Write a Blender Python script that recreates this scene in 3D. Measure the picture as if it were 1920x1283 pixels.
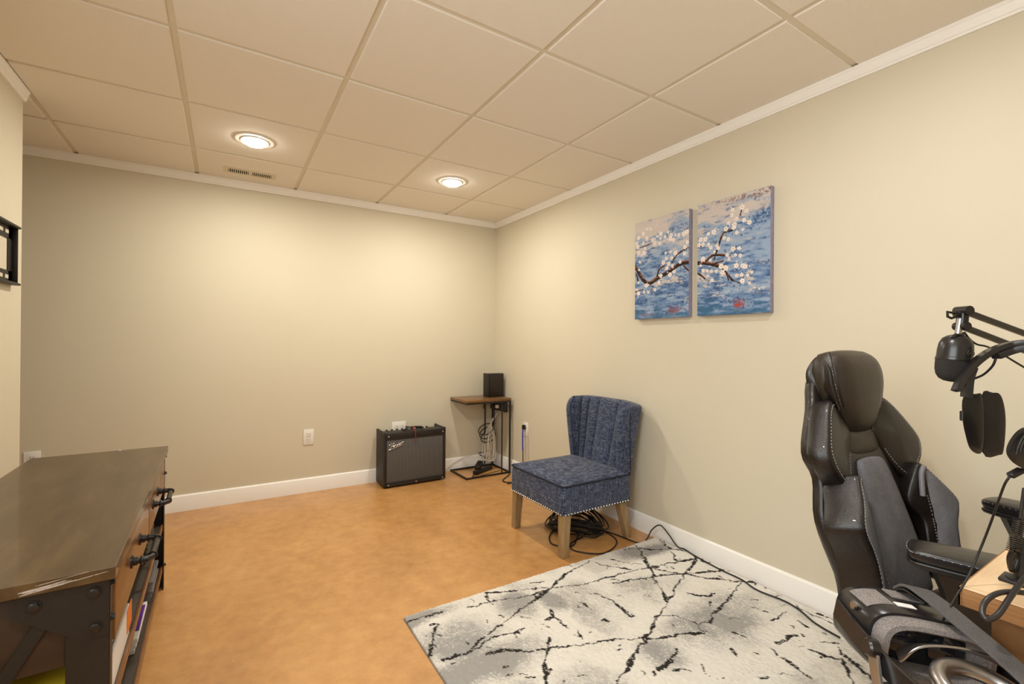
import bpy, bmesh, math, random
import numpy as np
from mathutils import Vector, Matrix
random.seed(7); rng = np.random.default_rng(11)
for o in list(bpy.data.objects): bpy.data.objects.remove(o)
scene = bpy.context.scene
COL = scene.collection

# ------------------------------------------------------------------ camera
FPX = 866.031; YAW, PIT, ROL = .557, .0024, .0073
CAM = np.array([-2.1945, -3.8249, 1.15])
_fw = np.array([math.sin(YAW)*math.cos(PIT), math.cos(YAW)*math.cos(PIT), math.sin(PIT)])
_r = np.array([math.cos(YAW), -math.sin(YAW), 0.]); _u = np.cross(_r, _fw)
_R = _r*math.cos(ROL) + _u*math.sin(ROL); _U = -_r*math.sin(ROL) + _u*math.cos(ROL)
cd = bpy.data.cameras.new('camera'); cam = bpy.data.objects.new('camera', cd); COL.objects.link(cam)
cd.sensor_fit = 'HORIZONTAL'; cd.sensor_width = 36; cd.lens = FPX/1920*36; cd.clip_start = .03
cam.matrix_world = Matrix(((_R[0], _U[0], -_fw[0], CAM[0]), (_R[1], _U[1], -_fw[1], CAM[1]), (_R[2], _U[2], -_fw[2], CAM[2]), (0, 0, 0, 1)))
scene.camera = cam
# ------------------------------------------------------------------ world, exposure
w = bpy.data.worlds.new('world'); scene.world = w; w.use_nodes = True
w.node_tree.nodes['Background'].inputs[0].default_value = (.9, .95, 1, 1)
w.node_tree.nodes['Background'].inputs[1].default_value = .25
vs = scene.view_settings; vs.view_transform = 'Standard'; vs.look = 'None'; vs.gamma = 1; vs.use_curve_mapping = False
vs.exposure = -0.13
LAMP_W = {'far': 15.0, 'near': 5.5, 'near_left': 17.0}          # watts of each ceiling lamp
LAMP_C = {'far': (1, .96, .85), 'near': (.98, .97, .98), 'near_left': (1, .96, .88)}

# fill light, added with its unseen window in the left wall, beside the camera
ADDED_WIN = (-4.40, -3.00, .95, 2.05); YF = -5.3; XL = -2.985
ld = bpy.data.lights.new('added_fill_light', 'AREA'); ld.shape = 'RECTANGLE'; ld.size = ADDED_WIN[3]-ADDED_WIN[2]-.1; ld.size_y = ADDED_WIN[1]-ADDED_WIN[0]-.1
ld.energy = 36; ld.color = (.90, .97, 1.0)
lo = bpy.data.objects.new('added_fill_light', ld); COL.objects.link(lo); lo.location = (XL-.07, (ADDED_WIN[0]+ADDED_WIN[1])/2, (ADDED_WIN[2]+ADDED_WIN[3])/2); lo.rotation_euler = (0, math.radians(-90), 0)

# ------------------------------------------------------------------ pixel helpers (a pixel gives a direction only)
def ray(x, y): return _fw + _R*(x-960)/FPX + _U*(641.5-y)/FPX
def pl(x, y, ax, v):
    d = ray(x, y); i = 'xyz'.index(ax); return Vector(CAM + d*(v-CAM[i])/d[i])
def dep(x, y, t): return Vector(CAM + t*ray(x, y))

# ------------------------------------------------------------------ materials
def lin(c):
    return tuple((v/255/12.92 if v/255 <= .04045 else ((v/255+.055)/1.055)**2.4) for v in c[:3]) + (1,)
class NT:
    def __init__(s, name):
        s.m = bpy.data.materials.new(name); s.m.use_nodes = True; s.t = s.m.node_tree
        s.b = s.t.nodes['Principled BSDF']; s.tc = None
    def n(s, typ, **k):
        nd = s.t.nodes.new(typ)
        for a, v in k.items():
            if a.startswith('i_'):
                key = a[2:]; key = int(key) if key.isdigit() else key.replace('_', ' ')
                nd.inputs[key].default_value = v
            else: setattr(nd, a, v)
        return nd
    def l(s, a, b): s.t.links.new(a, b)
    def coord(s, scale=(1, 1, 1)):
        tc = s.n('ShaderNodeTexCoord'); mp = s.n('ShaderNodeMapping'); mp.inputs['Scale'].default_value = scale
        s.l(tc.outputs['Object'], mp.inputs[0]); return mp.outputs[0]
    def noise(s, scale, detail=4, rough=.6, sc=(1, 1, 1)):
        nd = s.n('ShaderNodeTexNoise'); nd.inputs['Scale'].default_value = scale
        nd.inputs['Detail'].default_value = detail; nd.inputs['Roughness'].default_value = rough
        s.l(s.coord(sc), nd.inputs['Vector']); return nd.outputs['Fac']
    def ramp(s, fac, stops):
        r = s.n('ShaderNodeValToRGB'); e = r.color_ramp.elements
        while len(e) < len(stops): e.new(.5)
        for i, (p, c) in enumerate(stops): e[i].position = p; e[i].color = c if len(c) == 4 else lin(c)
        s.l(fac, r.inputs[0]); return r.outputs[0]
    def mix(s, fac, a, b, mode='MIX'):
        m = s.n('ShaderNodeMix', data_type='RGBA', blend_type=mode)
        for inp, v in ((m.inputs[0], fac), (m.inputs[6], a), (m.inputs[7], b)):
            if hasattr(v, 'links'): s.l(v, inp)
            else: inp.default_value = v
        return m.outputs[2]
    def bump(s, h, strength=.2, dist=.01):
        b = s.n('ShaderNodeBump'); b.inputs['Strength'].default_value = strength; b.inputs['Distance'].default_value = dist
        s.l(h, b.inputs['Height']); s.l(b.outputs[0], s.b.inputs['Normal'])
    def base(s, v):
        if hasattr(v, 'links'): s.l(v, s.b.inputs['Base Color'])
        else: s.b.inputs['Base Color'].default_value = v
MATS = {}
def plain(name, col, rough=.5, metal=0, var=.06, vscale=30, bump=0, bscale=200, spec=.5, coat=0):
    if name in MATS: return MATS[name]
    t = NT(name); c = lin(col)
    a = tuple(max(0, x*(1-var)) for x in c[:3]) + (1,); b = tuple(min(1, x*(1+var)) for x in c[:3]) + (1,)
    t.base(t.ramp(t.noise(vscale), [(.3, a), (.7, b)]))
    t.b.inputs['Roughness'].default_value = rough; t.b.inputs['Metallic'].default_value = metal
    t.b.inputs['Specular IOR Level'].default_value = spec; t.b.inputs['Coat Weight'].default_value = coat
    if bump: t.bump(t.noise(bscale, 3), bump, .004)
    MATS[name] = t.m; return t.m

def m_wall():
    t = NT('beige_wall_paint')
    t.base(t.ramp(t.noise(1.2, 3), [(.2, (212, 203, 181)), (.8, (216, 207, 186))]))
    t.b.inputs['Roughness'].default_value = .55; t.b.inputs['Specular IOR Level'].default_value = .3
    t.bump(t.noise(260, 3), .06, .002); return t.m
def m_tile():
    t = NT('ceiling_tile_mineral')
    n1 = t.noise(420, 2, .7)
    t.base(t.ramp(n1, [(.35, (234, 226, 214)), (.6, (244, 237, 226))]))
    t.b.inputs['Roughness'].default_value = .9; t.bump(n1, .25, .003); return t.m
def m_floor():
    t = NT('stained_concrete')
    a = t.noise(2.2, 6, .62, (1, .55, 1)); b = t.noise(14, 5, .65); c = t.noise(90, 2, .5)
    col = t.ramp(a, [(.26, (164, 114, 62)), (.5, (196, 142, 82)), (.74, (218, 166, 104))])
    col = t.mix(.35, col, t.ramp(b, [(.3, (160, 110, 60)), (.7, (222, 172, 112))]))
    sp = t.ramp(c, [(.72, (0, 0, 0, 1)), (.76, (1, 1, 1, 1))])
    sp2 = t.ramp(t.noise(5, 2), [(.5, (0, 0, 0, 1)), (.62, (1, 1, 1, 1))])
    col = t.mix(t.mix(1.0, sp, sp2, 'MULTIPLY'), col, lin((226, 196, 158)))
    t.base(col)
    r = t.n('ShaderNodeMapRange'); t.l(b, r.inputs[0]); r.inputs[3].default_value = .26; r.inputs[4].default_value = .42
    t.l(r.outputs[0], t.b.inputs['Roughness']); t.bump(b, .04, .003)
    t.b.inputs['Coat Weight'].default_value = .25; t.b.inputs['Coat Roughness'].default_value = .25; return t.m
def m_denim():
    t = NT('denim_slub_weave')
    h = t.noise(1, 4, .75, (26, 26, 420)); v = t.noise(1, 4, .75, (330, 330, 22)); f = t.noise(300, 2)
    s = t.n('ShaderNodeMath', operation='ADD'); t.l(h, s.inputs[0]); t.l(v, s.inputs[1])
    s2 = t.n('ShaderNodeMath', operation='MULTIPLY_ADD'); t.l(f, s2.inputs[0]); s2.inputs[1].default_value = .35; t.l(s.outputs[0], s2.inputs[2])
    s3 = t.n('ShaderNodeMath', operation='MULTIPLY'); t.l(s2.outputs[0], s3.inputs[0]); s3.inputs[1].default_value = .5
    t.base(t.ramp(s3.outputs[0], [(.45, (18, 22, 38)), (.55, (42, 50, 76)), (.63, (80, 88, 110)), (.73, (160, 162, 168))]))
    t.b.inputs['Roughness'].default_value = .95; t.b.inputs['Specular IOR Level'].default_value = .15
    t.b.inputs['Sheen Weight'].default_value = .15
    t.bump(s3.outputs[0], .35, .004); return t.m
def wood(name, c0, c1, c2, sc=(3, 60, 60), rough=.5, coat=0, scale=1.0):
    t = NT(name); a = t.noise(scale, 6, .65, sc); b = t.noise(3, 3)
    col = t.ramp(a, [(.3, c0), (.5, c1), (.7, c2)])
    t.base(t.mix(.25, col, t.ramp(b, [(.35, c0), (.65, c2)])))
    t.b.inputs['Roughness'].default_value = rough; t.b.inputs['Coat Weight'].default_value = coat
    t.bump(a, .08, .002); MATS[name] = t.m; return t.m
def m_felt(name, c0, c1, scale=700):
    t = NT(name); n1 = t.noise(scale, 3, .7); n2 = t.noise(25, 3)
    col = t.ramp(n1, [(.35, c0), (.65, c1)])
    t.base(t.mix(.2, col, t.ramp(n2, [(.35, c0), (.65, c1)])))
    t.b.inputs['Roughness'].default_value = .95; t.b.inputs['Specular IOR Level'].default_value = .15
    t.bump(n1, .3, .003); MATS[name] = t.m; return t.m
def m_attr(name, rough, nscale, namt, bump):
    t = NT(name); at = t.n('ShaderNodeAttribute', attribute_name='Col'); n1 = t.noise(nscale, 2, .7)
    t.base(t.mix(namt, at.outputs['Color'], t.ramp(n1, [(.3, (.12, .12, .12, 1)), (.7, (.9, .9, .9, 1))]), 'OVERLAY'))
    t.b.inputs['Roughness'].default_value = rough; t.b.inputs['Specular IOR Level'].default_value = .2
    t.bump(n1, bump, .004); MATS[name] = t.m; return t.m
def m_grille():
    t = NT('amp_grille_cloth')
    mp = t.coord((1, 1, 1)); wv = t.n('ShaderNodeTexWave', wave_type='BANDS', bands_direction='X'); wv.inputs['Scale'].default_value = 60
    wz = t.n('ShaderNodeTexWave', wave_type='BANDS', bands_direction='Z'); wz.inputs['Scale'].default_value = 60
    t.l(mp, wv.inputs[0]); t.l(mp, wz.inputs[0])
    m = t.mix(1.0, wv.outputs['Color'], wz.outputs['Color'], 'MULTIPLY')
    t.base(t.mix(m, lin((58, 56, 58)), lin((150, 146, 142))))
    t.b.inputs['Roughness'].default_value = .75; t.b.inputs['Metallic'].default_value = .2
    t.bump(m, .3, .002); MATS['grille'] = t.m; return t.m
def m_emit(name, col, st):
    t = NT(name); n1 = t.noise(3)
    t.base(lin((255, 255, 250))); t.l(t.ramp(n1, [(0, tuple(col)+(1,)), (1, tuple(col)+(1,))]), t.b.inputs['Emission Color'])
    t.b.inputs['Emission Strength'].default_value = st; return t.m

WALL = m_wall(); TILE = m_tile(); FLOOR = m_floor(); DENIM = m_denim(); GRILLE = m_grille()
TRIM = plain('white_trim_paint', (248, 245, 240), .4, var=.01, vscale=5)
TEE = plain('painted_ceiling_grid', (226, 216, 196), .5, var=.01, vscale=5)
WHITEP = plain('white_plastic', (236, 232, 224), .35, var=.01)
OFFW = plain('cream_register_paint', (226, 212, 186), .45, var=.01)
BLACK = plain('black_powder_coat', (28, 24, 22), .45, var=.2, vscale=300, bump=.15, bscale=900)
BLKP = plain('black_plastic', (24, 21, 21), .38, var=.1)
BLKS = plain('black_satin_plastic', (30, 27, 27), .28, var=.1)
DARKV = plain('dark_void', (8, 7, 7), .9)
TOLEX = plain('black_tolex', (30, 26, 25), .5, var=.25, vscale=500, bump=.35, bscale=700)
CHROME = plain('chrome', (210, 208, 205), .2, 1, var=.02)
STEEL = plain('brushed_steel', (176, 172, 170), .32, 1, var=.06, vscale=80)
NAIL = plain('pewter_nail', (205, 200, 190), .25, 1, var=.05)
LEATH = plain('black_brown_leather', (25, 20, 18), .30, var=.15, vscale=60, bump=.25, bscale=350, coat=.1)
LEATHT = plain('worn_taupe_leather', (46, 38, 31), .36, var=.15, vscale=40, bump=.25, bscale=300)
STITCH = plain('grey_stitching', (150, 146, 146), .8)
RUBBER = plain('black_cable_rubber', (18, 16, 16), .5)
WCABLE = plain('white_cable', (216, 206, 190), .5)
BLUEC = plain('blue_cable', (46, 54, 190), .45)
REDC = plain('red_strap', (170, 34, 30), .6)
PAPER = plain('white_paper', (226, 222, 218), .8, var=.03)
YELLOW = plain('yellow_card', (196, 172, 34), .6)
ORANGE = plain('orange_print', (222, 120, 40), .6)
PURPLE = plain('purple_print', (96, 44, 150), .6)
INK = plain('printed_ink', (52, 50, 52), .7)
GREENB = plain('dark_green_plastic', (48, 54, 44), .5)
OAK = wood('weathered_oak', (118, 92, 58), (146, 118, 80), (172, 144, 102), (40, 40, 4), .55)
CABTOP = wood('dark_walnut_top', (62, 44, 24), (78, 58, 34), (98, 76, 46), (22, 4, 22), .32, .25)
CABDRW = wood('walnut_drawer_face', (84, 52, 24), (112, 72, 36), (140, 94, 52), (22, 4, 22), .34, .2)
CABINT = wood('dark_walnut_panel', (36, 24, 15), (48, 32, 20), (60, 42, 27), (4, 22, 22), .55)
STOP_ = wood('side_table_veneer', (92, 62, 30), (118, 82, 44), (142, 104, 60), (4, 40, 40), .35, .2)
DESKT = wood('light_oak_laminate', (206, 172, 132), (222, 192, 154), (234, 208, 174), (4, 50, 50), .42)
DESKE = wood('oak_edge_band', (118, 78, 42), (146, 102, 60), (172, 126, 80), (4, 4, 110), .5)
DESKP = wood('brown_fibreboard', (104, 66, 30), (120, 80, 40), (134, 92, 48), (8, 8, 8), .6)
GREYF = m_felt('grey_upholstery_fabric', (82, 82, 86), (132, 131, 134))
FOAM = m_felt('grey_face_foam', (96, 90, 88), (150, 142, 138), 500)
STRAPF = m_felt('charcoal_strap_webbing', (70, 68, 68), (104, 100, 99), 900)
RUGM = m_attr('rug_pile', .97, 900, .35, .6)
CANVM = m_attr('painted_canvas', .6, 260, .18, .25)

# ------------------------------------------------------------------ mesh helpers
def link(name, me, parent=None):
    o = bpy.data.objects.new(name, me); COL.objects.link(o)
    if parent is not None: o.parent = parent
    return o
def org(parent):
    p = parent; v = Vector((0, 0, 0))
    while p is not None: v += p.location; p = p.parent
    return v
def finish(name, bm, mat, parent=None, smooth=True, angle=35):
    bmesh.ops.recalc_face_normals(bm, faces=bm.faces[:])
    off = org(parent)
    if off.length: bmesh.ops.translate(bm, verts=bm.verts[:], vec=-off)
    me = bpy.data.meshes.new(name); bm.to_mesh(me); bm.free()
    if smooth:
        for p in me.polygons: p.use_smooth = True
        try: me.set_sharp_from_angle(angle=math.radians(angle))
        except Exception: pass
    me.materials.append(mat)
    return link(name, me, parent)
def tag(o, label, cat, group=None):
    o['label'] = label; o['category'] = cat
    if group: o['group'] = group
    return o
def struct(o): o['kind'] = 'structure'; return o
def thing(name, loc, label, cat, group=None):
    o = bpy.data.objects.new(name, None); COL.objects.link(o); o.location = loc; o.empty_display_size = .05
    return tag(o, label, cat, group)
def b_box(bm, lo, hi, bevel=0, seg=2, M=None):
    r = bmesh.ops.create_cube(bm, size=1); vs_ = r['verts']
    lo = Vector(lo); hi = Vector(hi)
    for v in vs_: v.co = Vector((lo[i] + (v.co[i]+.5)*(hi[i]-lo[i]) for i in range(3)))
    if bevel:
        es = list({e for v in vs_ for e in v.link_edges})
        rr = bmesh.ops.bevel(bm, geom=es, offset=bevel, segments=seg, affect='EDGES', profile=.5)
        vs_ = list({v for f in rr['faces'] for v in f.verts} | {v for v in vs_ if v.is_valid})
    if M is not None: bmesh.ops.transform(bm, matrix=M, verts=vs_)
    return vs_
def box(name, lo, hi, mat, parent=None, bevel=.003, seg=2, M=None):
    bm = bmesh.new(); b_box(bm, lo, hi, bevel, seg, M); return finish(name, bm, mat, parent)
def frame_of(d):
    d = d.normalized(); up = Vector((0, 0, 1)) if abs(d.z) < .95 else Vector((1, 0, 0))
    a = d.cross(up).normalized(); return a, d.cross(a).normalized()
def b_tube(bm, pts, r, n=8, cap=True, closed=False, flat=None):
    pts = [Vector(p) for p in pts]; rings = []; N_ = len(pts)
    rr = r if isinstance(r, (list, tuple)) else [r]*N_
    pa = None
    for i, p in enumerate(pts):
        d = (pts[(i+1) % N_] - pts[i-1]) if closed else (pts[min(i+1, N_-1)] - pts[max(i-1, 0)])
        if d.length < 1e-9: d = Vector((0, 0, 1))
        d.normalize()
        if pa is None: a, _ = frame_of(d)
        else:
            a = pa - d*pa.dot(d)
            a = a.normalized() if a.length > 1e-6 else frame_of(d)[0]
        pa = a; b = d.cross(a)
        if flat: fa, fb = flat
        else: fa = fb = 1
        rings.append([bm.verts.new(p + a*math.cos(2*math.pi*k/n)*rr[i]*fa + b*math.sin(2*math.pi*k/n)*rr[i]*fb) for k in range(n)])
    for i in range(N_ if closed else N_-1):
        A, B_ = rings[i], rings[(i+1) % N_]
        for k in range(n): bm.faces.new((A[k], A[(k+1) % n], B_[(k+1) % n], B_[k]))
    if cap and not closed:
        bm.faces.new(rings[0][::-1]); bm.faces.new(rings[-1])
def smooth_pts(pts, k=6, closed=False):
    P_ = [Vector(p) for p in pts]; n = len(P_); out = []
    for i in range(n if closed else n-1):
        p0 = P_[i-1] if (closed or i > 0) else P_[0]; p1 = P_[i]; p2 = P_[(i+1) % n]
        p3 = P_[(i+2) % n] if (closed or i+2 < n) else P_[-1]
        for j in range(k):
            t = j/k
            out.append(.5*((2*p1) + (p2-p0)*t + (2*p0-5*p1+4*p2-p3)*t*t + (3*p1-p0-3*p2+p3)*t**3))
    if not closed: out.append(P_[-1])
    return out
def tube(name, pts, r, mat, parent=None, k=6, n=8, closed=False, flat=None):
    bm = bmesh.new(); q = smooth_pts(pts, k, closed) if k > 1 else pts
    b_tube(bm, q, r, n, True, closed, flat); return finish(name, bm, mat, parent, angle=60)
def rod(name, a, b, r, mat, parent=None, n=14):
    bm = bmesh.new(); b_tube(bm, [a, b], r, n); return finish(name, bm, mat, parent)
def bar(bm, a, b, wx, wy, up=(0, 0, 1), bevel=.0015):
    a = Vector(a); b = Vector(b); d = (b-a); L = d.length; d.normalize(); up = Vector(up)
    s = d.cross(up); s = s.normalized() if s.length > 1e-6 else frame_of(d)[0]; u = s.cross(d).normalized()
    M = Matrix(((s.x, u.x, d.x, a.x), (s.y, u.y, d.y, a.y), (s.z, u.z, d.z, a.z), (0, 0, 0, 1)))
    b_box(bm, (-wx/2, -wy/2, 0), (wx/2, wy/2, L), bevel, 1, M)
def bars(name, lst, mat, parent=None):
    bm = bmesh.new()
    for a in lst: bar(bm, *a)
    return finish(name, bm, mat, parent)
def b_lathe(bm, prof, M=None, n=28, cap=True):
    rings = []
    for r, z in prof:
        ring = [Vector((r*math.cos(2*math.pi*k/n), r*math.sin(2*math.pi*k/n), z)) for k in range(n)]
        rings.append([bm.verts.new(M @ v if M is not None else v) for v in ring])
    for A, B_ in zip(rings, rings[1:]):
        for k in range(n): bm.faces.new((A[k], A[(k+1) % n], B_[(k+1) % n], B_[k]))
    if cap:
        bm.faces.new(rings[0][::-1]); bm.faces.new(rings[-1])
def axisM(loc, d, x=None):
    d = Vector(d).normalized()
    if x is None: a, b = frame_of(d)
    else:
        a = Vector(x); a = (a - d*a.dot(d)).normalized()
    b = d.cross(a)
    loc = Vector(loc)
    return Matrix(((a.x, b.x, d.x, loc.x), (a.y, b.y, d.y, loc.y), (a.z, b.z, d.z, loc.z), (0, 0, 0, 1)))
def lathe(name, prof, mat, parent=None, M=None, n=28, cap=True):
    bm = bmesh.new(); b_lathe(bm, prof, M, n, cap); return finish(name, bm, mat, parent)
def pad(name, outline, nrm, thick, dome, mat, parent=None, k=5, sharp=.95, stitch=None):
    """upholstered cushion: smooth closed outline, rounded edge, domed front (along nrm), flat back"""
    q = smooth_pts(outline, k, True); c = sum(q, Vector())/len(q); nrm = Vector(nrm).normalized()
    bm = bmesh.new(); rings = []
    for off, sc in ((-thick, .9), (-thick*.85, .97), (-thick*.5, 1), (-thick*.18, 1), (-thick*.04, .985), (dome*.12, sharp), (dome*.45, .8), (dome*.75, .55), (dome*.95, .25)):
        rings.append([bm.verts.new(c + (p-c)*sc + nrm*off) for p in q])
    n = len(q)
    for A, B_ in zip(rings, rings[1:]):
        for i in range(n): bm.faces.new((A[i], A[(i+1) % n], B_[(i+1) % n], B_[i]))
    bm.faces.new(rings[0][::-1])
    cv = bm.verts.new(c + nrm*dome)
    for i in range(n): bm.faces.new((rings[-1][i], rings[-1][(i+1) % n], cv))
    o = finish(name, bm, mat, parent, angle=60)
    if stitch:
        sc, i0, i1 = stitch; e = dome*(.12 + .33*(sharp-sc)/(sharp-.8)) if sc < sharp else dome*.1
        row = [c + (q[i % n]-c)*sc + nrm*(e+.0006) for i in range(i0*k, i1*k+1)]
        stitches('stitching', row, .0010, .0075, STITCH, o, 4)
    return o
def prism(name, poly, z0, z1, mat, parent=None, bevel=.002, M=None):
    bm = bmesh.new(); vb = [bm.verts.new((p[0], p[1], z0)) for p in poly]; f = bm.faces.new(vb)
    r = bmesh.ops.extrude_face_region(bm, geom=[f])
    bmesh.ops.translate(bm, verts=[v for v in r['geom'] if isinstance(v, bmesh.types.BMVert)], vec=(0, 0, z1-z0))
    if bevel: bmesh.ops.bevel(bm, geom=bm.edges[:], offset=bevel, segments=2, affect='EDGES')
    if M is not None: bmesh.ops.transform(bm, matrix=M, verts=bm.verts[:])
    return finish(name, bm, mat, parent)
def ribbon(name, pts, width_dir, wd, th, mat, parent=None, k=6):
    """flat strap following pts; width along width_dir (one vector, or one per point), thickness th"""
    P_ = smooth_pts(pts, k) if k > 1 else [Vector(p) for p in pts]
    many = isinstance(width_dir[0], (list, tuple, Vector))
    Wd = smooth_pts([Vector(x) for x in width_dir], k) if many else [Vector(width_dir)]*len(P_)
    bm = bmesh.new(); rings = []
    for i, p in enumerate(P_):
        d = (P_[min(i+1, len(P_)-1)] - P_[max(i-1, 0)]).normalized()
        s = Wd[i] - d*Wd[i].dot(d); s.normalize(); u = s.cross(d)
        h, e = wd/2, th/2
        rings.append([bm.verts.new(p + s*a + u*b) for a, b in ((-h, -e*.5), (-h*.97, -e), (h*.97, -e), (h, -e*.5), (h, e*.5), (h*.97, e), (-h*.97, e), (-h, e*.5))])
    for A, B_ in zip(rings, rings[1:]):
        for j in range(8): bm.faces.new((A[j], A[(j+1) % 8], B_[(j+1) % 8], B_[j]))
    bm.faces.new(rings[0][::-1]); bm.faces.new(rings[-1])
    return finish(name, bm, mat, parent, angle=40)
def stitches(name, pts, r, gap, mat, parent, k=8, L=.6):
    """row of short raised stitches, one joined part"""
    q = smooth_pts(pts, k); bm = bmesh.new(); acc = 0
    for a, b in zip(q, q[1:]):
        d = (b-a).length; acc += d
        if acc >= gap:
            acc = 0; u = (b-a).normalized()
            b_tube(bm, [a-u*gap*L/2, a+u*gap*L/2], r, 5)
    o = finish(name, bm, mat, parent); o['kind'] = 'stuff'; return o

# ------------------------------------------------------------------ room shell
H = 2.2895; T = .6096; GX = .5327; GY = .5258
XA = -3.75; YE = -.845
def slab(name, lo, hi, mat):
    return struct(box(name, lo, hi, mat, None, 0))
fl = slab('floor', (XA-.1, YF-.1, -.1), (.1, .1, 0), FLOOR)
slab('wall_back', (XA-.1, 0, 0), (.1, .1, H+.25), WALL)
slab('wall_right', (0, YF-.1, 0), (.1, 0, H+.25), WALL)
bm = bmesh.new()
for lo, hi in (((YF, 0), (ADDED_WIN[0], H+.25)), ((ADDED_WIN[1], 0), (YE, H+.25)), ((ADDED_WIN[0], 0), (ADDED_WIN[1], ADDED_WIN[2])), ((ADDED_WIN[0], ADDED_WIN[3]), (ADDED_WIN[1], H+.25))): b_box(bm, (XL-.115, lo[0], lo[1]), (XL, hi[0], hi[1]))  # left wall, with a gap for the added window
struct(finish('wall_left', bm, WALL, None, False))
slab('wall_alcove', (XA-.1, YF, 0), (XA, 0, H+.25), WALL)
slab('wall_front', (XA-.1, YF-.1, 0), (0, YF, H+.25), WALL)
bm = bmesh.new(); wm = (ADDED_WIN[0]+ADDED_WIN[1])/2
for lo, hi in (((ADDED_WIN[0], ADDED_WIN[2]), (ADDED_WIN[0]+.05, ADDED_WIN[3])), ((ADDED_WIN[1]-.05, ADDED_WIN[2]), (ADDED_WIN[1], ADDED_WIN[3])), ((ADDED_WIN[0], ADDED_WIN[2]), (ADDED_WIN[1], ADDED_WIN[2]+.05)), ((ADDED_WIN[0], ADDED_WIN[3]-.05), (ADDED_WIN[1], ADDED_WIN[3])), ((wm-.025, ADDED_WIN[2]), (wm+.025, ADDED_WIN[3]))): b_box(bm, (XL-.05, lo[0], lo[1]), (XL-.01, hi[0], hi[1]), .002, 1)
struct(finish('added_window_1', bm, TRIM))  # unseen window, added to go with the fill light
# suspended ceiling: deck, tegular tiles, tees
ceil = slab('ceiling', (XA-.1, YF-.1, H+.25), (.1, .1, H+.35), TEE)
xs = [0] + [-GX - i*T for i in range(6)] + [XA]
ys = [0] + [-GY - i*T for i in range(8)] + [YF]
tile_me = {}
G2 = .0115
for i in range(len(xs)-1):
    for j in range(len(ys)-1):
        x1, x0 = xs[i], xs[i+1]; y1, y0 = ys[j], ys[j+1]
        if x1 <= XL+.02:
            if y1 <= YE+.01: continue
            y0 = max(y0, YE)
        lo = (x0+(G2 if x0 > XA else 0), y0+(G2 if y0 > max(YF, -9) and y0 != YE else 0)); hi = (x1-(G2 if x1 < 0 else 0), y1-(G2 if y1 < 0 else 0))
        key = (round(hi[0]-lo[0], 3), round(hi[1]-lo[1], 3))
        if key not in tile_me:
            bm = bmesh.new(); b_box(bm, (0, 0, 0), (hi[0]-lo[0], hi[1]-lo[1], .018), .0025, 1)
            bmesh.ops.recalc_face_normals(bm, faces=bm.faces[:]); me = bpy.data.meshes.new('ceiling_tile'); bm.to_mesh(me); bm.free(); me.materials.append(TILE); tile_me[key] = me
        o = link('ceiling_tile', tile_me[key], ceil); o.location = (lo[0], lo[1], H)
for x in xs[1:-1]:
    box('main_tee', (x-.0125, (YE if x < XL else YF), H+.007), (x+.0125, 0, H+.011), TEE, ceil, .0008, 1)
for y in ys[1:-1]:
    box('cross_tee', ((XL if y < YE else XA), y-.0125, H+.0066), (0, y+.0125, H+.0106), TEE, ceil, .0008, 1)
# crown mouldings (small cove profile) and baseboards
def run(name, prof, a, b, inward, mat):
    """sweep profile (offset from wall, z) along a straight wall line a-b"""
    bm = bmesh.new(); a = Vector(a); b = Vector(b); inw = Vector(inward)
    A = [bm.verts.new(a + inw*p + Vector((0, 0, z))) for p, z in prof]; B_ = [bm.verts.new(b + inw*p + Vector((0, 0, z))) for p, z in prof]
    n = len(prof)
    for i in range(n): bm.faces.new((A[i], A[(i+1) % n], B_[(i+1) % n], B_[i]))
    bm.faces.new(A[::-1]); bm.faces.new(B_); return struct(finish(name, bm, mat, None, True, 25))
CR = [(0, H), (.024, H), (.024, H-.010), (.021, H-.013), (.017, H-.026), (.015, H-.040), (.011, H-.043), (.010, H-.051), (0, H-.051)]
run('trim_1', CR, (XA, 0, 0), (0, 0, 0), (0, -1, 0), TRIM)
run('trim_2', CR, (0, YF, 0), (0, 0, 0), (-1, 0, 0), TRIM)
run('trim_3', CR, (XL, YF, 0), (XL, YE, 0), (1, 0, 0), TRIM)
BB = [(0, 0), (.015, 0), (.015, .086), (.0135, .090), (.0125, .100), (.008, .107), (.006, .109), (0, .109)]
run('baseboard_back', BB, (XA, 0, 0), (0, 0, 0), (0, -1, 0), TRIM)
run('baseboard_right', BB, (0, YF, 0), (0, 0, 0), (-1, 0, 0), TRIM)
run('baseboard_left', BB, (XL, YF, 0), (XL, YE, 0), (1, 0, 0), TRIM)

# ------------------------------------------------------------------ ceiling lamps
LENS = m_emit('lamp_lens_glow', (1, .94, .82), 60)
def downlight(x, y, kind, label):
    t = thing('recessed_ceiling_light', (x, y, H), label, 'ceiling light', 'recessed ceiling lights')
    Z = Matrix.Translation((x, y, H))
    lathe('trim_ring', [(.074, .004), (.100, .004), (.101, -.001), (.097, -.006), (.082, -.008), (.074, -.006)], WHITEP, t, Z, 40, False)
    lathe('inner_ring', [(.056, .004), (.074, .004), (.074, -.009), (.070, -.012), (.060, -.012), (.056, -.006)], WHITEP, t, Z, 40, False)
    lathe('lens', [(.055, .0), (.056, -.012), (.054, -.020), (.047, -.026), (.032, -.0295), (.012, -.0305)], LENS, t, Z, 40)
    ld = bpy.data.lights.new('lamp_light', 'AREA'); ld.shape = 'DISK'; ld.size = .105; ld.energy = LAMP_W[kind]; ld.color = LAMP_C[kind]
    lo = bpy.data.objects.new('lamp_light', ld); COL.objects.link(lo); lo.parent = t; lo.location = (0, 0, -.034)
XT = [-GX-T*.5, -GX-T*2.5]; YT = -GY-T*.5
downlight(XT[1], YT, 'far', 'lit round recessed ceiling light beside the ceiling air vent')
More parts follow.
